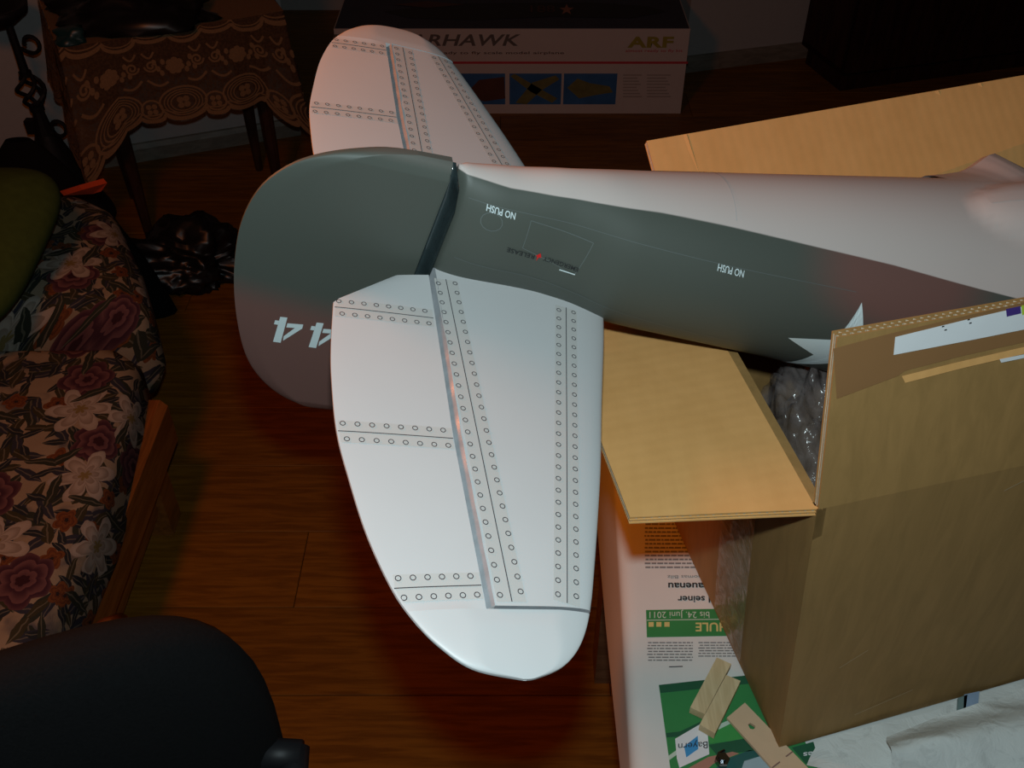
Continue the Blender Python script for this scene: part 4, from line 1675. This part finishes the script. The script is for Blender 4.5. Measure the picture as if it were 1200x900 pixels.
def rudf(sgn):
    def f(a, b):
        i = b * (len(nlist) - 1)
        n = nlist[int(round(i))]
        te = min(rud_te(n), HU - 0.001)
        u = HU + (te - HU) * (1 - (1 - a) ** 1.5)
        return Vector((u, sgn * rud_half(u, n), n))
    return f


m = MB()
NN = len(nlist) - 1
m.grid(rudf(-1), 30, NN).grid(rudf(1), 30, NN)
m.grid(lambda a, b: rudf(-1)(0, a).lerp(rudf(1)(0, a), b), NN, 1).grid(lambda a, b: rudf(-1)(1, a).lerp(rudf(1)(1, a), b), NN, 1)
m.grid(lambda a, b: rudf(-1)(a, 0).lerp(rudf(1)(a, 0), b), 30, 1).grid(lambda a, b: rudf(-1)(a, 1).lerp(rudf(1)(a, 1), b), 30, 1)
rudder = m.build('rudder', M_RUDDER, plane, True)
# the two numerals
four = [[(-.0899, -.0757), (-.0848, -.0752), (-.0847, -.1026), (-.0903, -.1028)], [(-.0928, -.0800), (-.0898, -.0799), (-.0898, -.0842), (-.0929, -.0843)],
        [(-.0837, -.0810), (-.0723, -.0795), (-.0722, -.0838), (-.0837, -.0854)], [(-.0723, -.0795), (-.0722, -.0838), (-.0834, -.1000), (-.0838, -.0951), (-.0774, -.0843)]]
for du in (0.0, 0.0266):
    m = MB()
    for pl in four:
        m.poly([Vector((u + du, -rud_half(u + du, n) - 0.0006, n + du * 0.02)) for u, n in pl])
    m.build('numeral_four', M_WHITE_DECAL, rudder)
# hinge tape between rudder and tail post
m = MB()
m.grid(lambda a, b: Vector((HU - 0.0008 + (0.0085 if b > 0.25 else 0.004 + 0.018 * b) * a, -(0.0102 - 0.0055 * math.sin(a * PI) + 0.009 * a * a * a) * (1 if b > 0.04 else b / 0.04), 0.082 - 0.102 * b)), 8, 20)
m.build('rudder_hinge_tape', M_TAPE_DARK, plane, True)

# stabilizers and elevators -------------------------------------------------
TE_V = [.0205, .0539, .0970, .1258, .1644, .1991, .2358, .2693, .2882, .3027, .3152, .3213]
TE_U = [-.0230, -.0692, -.0736, -.0749, -.0744, -.0694, -.0622, -.0513, -.0409, -.0289, -.0121, .0145]
LE_V = [.0200, .0479, .0658, .1243, .1761, .2162, .2527, .2818, .3018, .3142, .3205, .3213]
LE_U = [.1410, .1340, .1292, .1123, .0980, .0856, .0738, .0635, .0526, .0394, .0229, .0145]
_te = [Vector((TE_U[0], TE_V[0]))] + smooth_outline(list(zip(TE_U, TE_V))[1:])
TE_U, TE_V = [p[0] for p in _te], [p[1] for p in _te]
_le = smooth_outline(list(zip(LE_U, LE_V)))
LE_U, LE_V = [p[0] for p in _le], [p[1] for p in _le]
TE_V = list(np.maximum.accumulate(TE_V))
LE_V = list(np.maximum.accumulate(LE_V))
HV = [.02, .167, .285]
HUU = [.0010, -.0020, -.0003]
NOTCH = 0.2812
te_u = lambda v: float(np.interp(v, TE_V, TE_U))
le_u = lambda v: float(np.interp(v, LE_V, LE_U))
hi_u = lambda v: float(np.interp(v, HV, HUU))
ZC = -0.0065


def stab_half(u, v):
    d = max(0.0, le_u(v) - u)
    return 0.0006 + 0.0064 * math.sqrt(max(0.0, 1 - max(0.0, 1 - d / 0.032) ** 2)) * (1 - 0.12 * v / 0.28)


def elev_half(u, v):
    if v < NOTCH + 0.001 and u <= hi_u(v) + 0.0005:
        t = (hi_u(v) - u) / max(1e-4, (hi_u(v) - te_u(v)))
        return 0.0008 + 0.0050 * min(1.0, max(0.0, 1 - t)) ** 0.8
    edge = min(max(0, u - te_u(v)), max(0, le_u(v) - u) * 1.5, max(0, 0.3215 - v))
    return 0.0008 + 0.0046 * min(1, (edge / 0.03)) ** 0.6


for side in (1, -1):
    sy = -side      # +v (viewer side) is local -y
    sname = 'stabilizer'

    def S(u, v, h):
        return Vector((u, sy * v, ZC + h))
    # fixed stabilizer
    def sf_(sgn):
        def f(a, b):
            v = 0.008 + (NOTCH - 0.008) * b
            u0, u1 = hi_u(v) + 0.0040, le_u(v)
            u = u0 + (u1 - u0) * math.sin(a * PI / 2)
            return S(u, v, sgn * stab_half(u, v))
        return f
    m = MB()
    m.grid(sf_(1), 26, 30).grid(sf_(-1), 26, 30)
    # bevelled hinge edge
    def bev(sgn):
        return lambda a, b: S(hi_u(0.008 + (NOTCH - 0.008) * b) + 0.0004 + 0.0036 * a, 0.008 + (NOTCH - 0.008) * b, sgn * (0.0012 + (stab_half(0.01, 0.008 + (NOTCH - 0.008) * b) - 0.0012) * a))
    m.grid(bev(1), 1, 30).grid(bev(-1), 1, 30)
    m.grid(lambda a, b: bev(1)(0, a).lerp(bev(-1)(0, a), b), 30, 1)
    m.grid(lambda a, b: sf_(1)(a, 1).lerp(sf_(-1)(a, 1), b), 26, 1)
    m.grid(lambda a, b: bev(1)(a, 1).lerp(bev(-1)(a, 1), b), 1, 1)
    stab_o = m.build('stabilizer', M_GREY, plane, True)
    mod = stab_o.modifiers.new('edges', 'EDGE_SPLIT')
    mod.split_angle = math.radians(32)
    # tip edge strip
    m = MB()
    m.grid(lambda a, b: sf_(1)(a, 1).lerp(sf_(-1)(a, 1), b) + Vector((0, sy * 0.0003, 0.0003)), 26, 1)
    m.build('tip_edge', M_BLUE_EDGE if side < 0 else M_TAPE_GREY, stab_o)
    # hinge tape in the groove
    m = MB()
    m.grid(lambda a, b: bev(1)(a, b) + Vector((-0.0002, 0, 0.0005 + 0.0003 * math.sin(b * 60 + a * 3))), 3, 60)
    m.build('hinge_tape', M_TAPE_GREY, stab_o, True)
    # elevator with horn balanced tip
    def ef(sgn):
        def f(a, b):
            v = 0.0205 + (NOTCH + 0.0016 - 0.0205) * b
            u = hi_u(v) - 0.0012 + (te_u(v) - hi_u(v) + 0.0012) * a
            return S(u, v, sgn * elev_half(u, v))
        return f
    def tf(sgn):
        def f(a, b):
            v = NOTCH + 0.0016 + (0.3213 - NOTCH - 0.0016) * math.sin(b * PI / 2)
            c = 0.5 - 0.5 * math.cos(a * PI)
            u = te_u(v) + (le_u(v) - te_u(v)) * c
            return S(u, v, sgn * elev_half(u, v))
        return f
    m = MB()
    m.grid(ef(1), 18, 60).grid(ef(-1), 18, 60).grid(tf(1), 34, 24).grid(tf(-1), 34, 24)
    m.grid(lambda a, b: ef(1)(0, a).lerp(ef(-1)(0, a), b), 60, 1).grid(lambda a, b: ef(1)(1, a).lerp(ef(-1)(1, a), b), 60, 1)
    m.grid(lambda a, b: ef(1)(a, 0).lerp(ef(-1)(a, 0), b), 18, 1)
    m.grid(lambda a, b: tf(1)(0, a).lerp(tf(-1)(0, a), b), 24, 1).grid(lambda a, b: tf(1)(1, a).lerp(tf(-1)(1, a), b), 24, 1)
    m.grid(lambda a, b: tf(1)(a, 0).lerp(tf(-1)(a, 0), b), 34, 1)
    elev_o = m.build('elevator', M_GREY, plane, True)
    bm = bmesh.new()
    bm.from_mesh(elev_o.data)
    bmesh.ops.remove_doubles(bm, verts=bm.verts[:], dist=2e-5)
    bmesh.ops.recalc_face_normals(bm, faces=bm.faces[:])
    bm.to_mesh(elev_o.data)
    bm.free()
    mod = elev_o.modifiers.new('edges', 'EDGE_SPLIT')
    mod.split_angle = math.radians(35)

    # printed rivet rows
    def top_s(u, v, d):
        return S(u, v, stab_half(u, v) + d)

    def top_e(u, v, d):
        return S(u, v, elev_half(u, v) + d)

    def rows(name_obj, A, B, gap, count, topf, band, side_shift=0.0, skip=None):
        A, B = Vector(A), Vector(B)
        d = (B - A)
        L = d.length
        d.normalize()
        pn = Vector((-d.y, d.x))
        bd, ln_, rg = MB(), MB(), MB()
        clip_te = (lambda q: Vector((max(q.x, te_u(q.y) + 0.0012), q.y))) if topf is top_e else (lambda q: q)
        N = 30
        bd.grid(lambda a, b: topf(*clip_te(A + d * (L * a) + pn * ((b * 2 - 1) * band)), 0.0002), N, 2)
        ln_.grid(lambda a, b: topf(*(A + d * (L * a) + pn * ((b * 2 - 1) * 0.0003)), 0.0005), N, 1)
        for sgn in (-1, 1):
            for i in range(count):
                s = L * (i + 0.45 + (0.12 * sgn if side_shift == 0 else side_shift * sgn)) / count
                c = A + d * s + pn * (sgn * gap)
                ring = []
                for k in range(10):
                    an = 2 * PI * k / 10
                    for rr in (0.00185, 0.00130):
                        p = clip_te(c + Vector((math.cos(an), math.sin(an))) * rr)
                        ring.append(topf(p.x, p.y, 0.0006))
                rg.add(ring, [(2 * k, 2 * ((k + 1) % 10), 2 * ((k + 1) % 10) + 1, 2 * k + 1) for k in range(10)])
        par = name_obj
        bd.build('rivet_band', M_GREY_BAND, par)
        ln_.build('panel_line', M_RING, par)
        tag(rg.build('rivet_rings', M_RING, par), kind='stuff')

    rows(stab_o, (0.0115, 0.0245), (0.0138, 0.2790), 0.0064, 27, top_s, 0.0088)
    rows(stab_o, (0.1030, 0.0365), (0.0476, 0.2790), 0.0058, 27, top_s, 0.0085)
    rows(elev_o, (-0.0690, 0.0604), (-0.0026, 0.0639), 0.0058, 8, top_e, 0.0082)
    rows(elev_o, (-0.0738, 0.1646), (-0.0036, 0.1672), 0.0058, 8, top_e, 0.0082)
    rows(elev_o, (-0.0505, 0.2692), (-0.0022, 0.2688), 0.0058, 6, top_e, 0.0082)

# star insignia
m = MB()
SU, SN, SR = 0.3185, 0.0265, 0.0500
pts = []
for k in range(10):
    r = SR if k % 2 == 0 else SR * 0.385
    a = math.radians(103) + k * PI / 5
    pts.append((r * math.cos(a), r * math.sin(a)))
fine = []
for k in range(10):
    a, b = Vector(pts[k]), Vector(pts[(k + 1) % 10])
    for j in range(6):
        fine.append(a.lerp(b, j / 6))
vs = []
for rr in (1, 0.8, 0.6, 0.4, 0.2):
    vs += [skin_arc(SU + p.x * rr, SU, SN, p.y * rr, 0.0007) for p in fine]
n_ = len(fine)
fs = [(r * n_ + i, r * n_ + (i + 1) % n_, (r + 1) * n_ + (i + 1) % n_, (r + 1) * n_ + i) for r in range(4) for i in range(n_)]
fs.append(tuple(4 * n_ + i for i in range(n_)))
m.add(vs, fs).build('star_insignia', M_WHITE_DECAL, plane)


def stencil(name, s, u_start, n_start, u_end, n_end, height, mat, bold=0.0, shear=0.0):
    """inverted lettering on the flank: starts at the nose end, reads towards the tail, capitals point to the dorsal side"""
    return lettering(name, s, lambda x, y: skin_n(u_start + (u_end - u_start) * x + 0.10 * y * height, n_start + (n_end - n_start) * x - height * y, 0.0006), mat, plane, bold, shear)


stencil('stencil_lettering', 'NO PUSH', 0.0410, 0.0662, 0.0206, 0.0668, 0.0042, M_WHITE_DECAL, 0.012)
stencil('stencil_lettering', 'NO PUSH', 0.2090, 0.0742, 0.1885, 0.0738, 0.0044, M_WHITE_DECAL, 0.008)
stencil('stencil_lettering', 'EMERGENCY', 0.0968, 0.0392, 0.0706, 0.0402, 0.0036, M_BLACK_DECAL, 0.012)
stencil('stencil_lettering', 'RELEASE', 0.0640, 0.0398, 0.0430, 0.0415, 0.0036, M_BLACK_DECAL, 0.012)
MB().poly([skin_n(0.0665, 0.0350, .0007), skin_n(0.0672, 0.0388, .0007), skin_n(0.0690, 0.0388, .0007), skin_n(0.0672, 0.0424, .0007), skin_n(0.0645, 0.0394, .0007), skin_n(0.0660, 0.0390, .0007)]).build('red_arrow', M_RED_DECAL, plane)
MB().poly([skin_n(0.0850, 0.0332, .0007), skin_n(0.0965, 0.0333, .0007), skin_n(0.0965, 0.0324, .0007), skin_n(0.0850, 0.0322, .0007)]).build('white_bar', M_WHITE_DECAL, plane)


def skin_line(mb, pts, width=0.0005):
    fine = []
    for (a, b) in zip(pts, pts[1:]):
        for j in range(8):
            t = j / 8
            fine.append((a[0] + (b[0] - a[0]) * t, a[1] + (b[1] - a[1]) * t))
    fine.append(pts[-1])
    for a, b in zip(fine, fine[1:]):
        d = Vector((b[0] - a[0], b[1] - a[1]))
        if d.length < 1e-7:
            continue
        d.normalize()
        px, py = -d.y * width / 2, d.x * width / 2
        mb.poly([skin_n(a[0] + px, a[1] + py, .0005), skin_n(b[0] + px, b[1] + py, .0005), skin_n(b[0] - px, b[1] - py, .0005), skin_n(a[0] - px, a[1] - py, .0005)])


m = MB()
skin_line(m, [(0.0527, 0.0639), (0.0994, 0.0608), (0.0961, 0.0316), (0.0533, 0.0434), (0.0527, 0.0639)])
skin_line(m, [(0.0266 + 0.0075 * math.cos(a), 0.0565 + 0.0062 * math.sin(a)) for a in [k * 2 * PI / 14 for k in range(15)]])
skin_line(m, [(0.008, 0.0665), (0.10, 0.069), (0.30, 0.080)], 0.0003)
skin_line(m, [(0.012, 0.020), (0.06, 0.019), (0.14, 0.012), (0.30, 0.01)], 0.0004)
m.build('hatch_lines', M_FAINT, plane)
m = MB()
for w0, (ua, va) in enumerate((((0.2, 0.0), (0, 0)),)):
    ring = [skin(0.1995 + 0.002 * math.sin(a), PI / 2 + a, 0.0005) for a in np.linspace(-0.46, 0.9, 24)]
    ring2 = [skin(0.2001 + 0.002 * math.sin(a), PI / 2 + a, 0.0005) for a in np.linspace(-0.46, 0.9, 24)]
    m.add(ring + ring2, [(i, i + 1, 24 + i + 1, 24 + i) for i in range(23)])
m.build('belly_seam', M_FAINT_GREY, plane)
MB().add([skin(0.776, 2 * PI * k / 32, -0.012) + Vector((0.006, 0, 0)) for k in range(32)] + [skin(0.776, 2 * PI * k / 32, -0.012) + Vector((0.010, 0, 0)) for k in range(32)],
         [tuple(range(32)), tuple(range(32, 64))] + [(k, (k + 1) % 32, 32 + (k + 1) % 32, 32 + k) for k in range(32)]).build('firewall', M_PLY, plane)
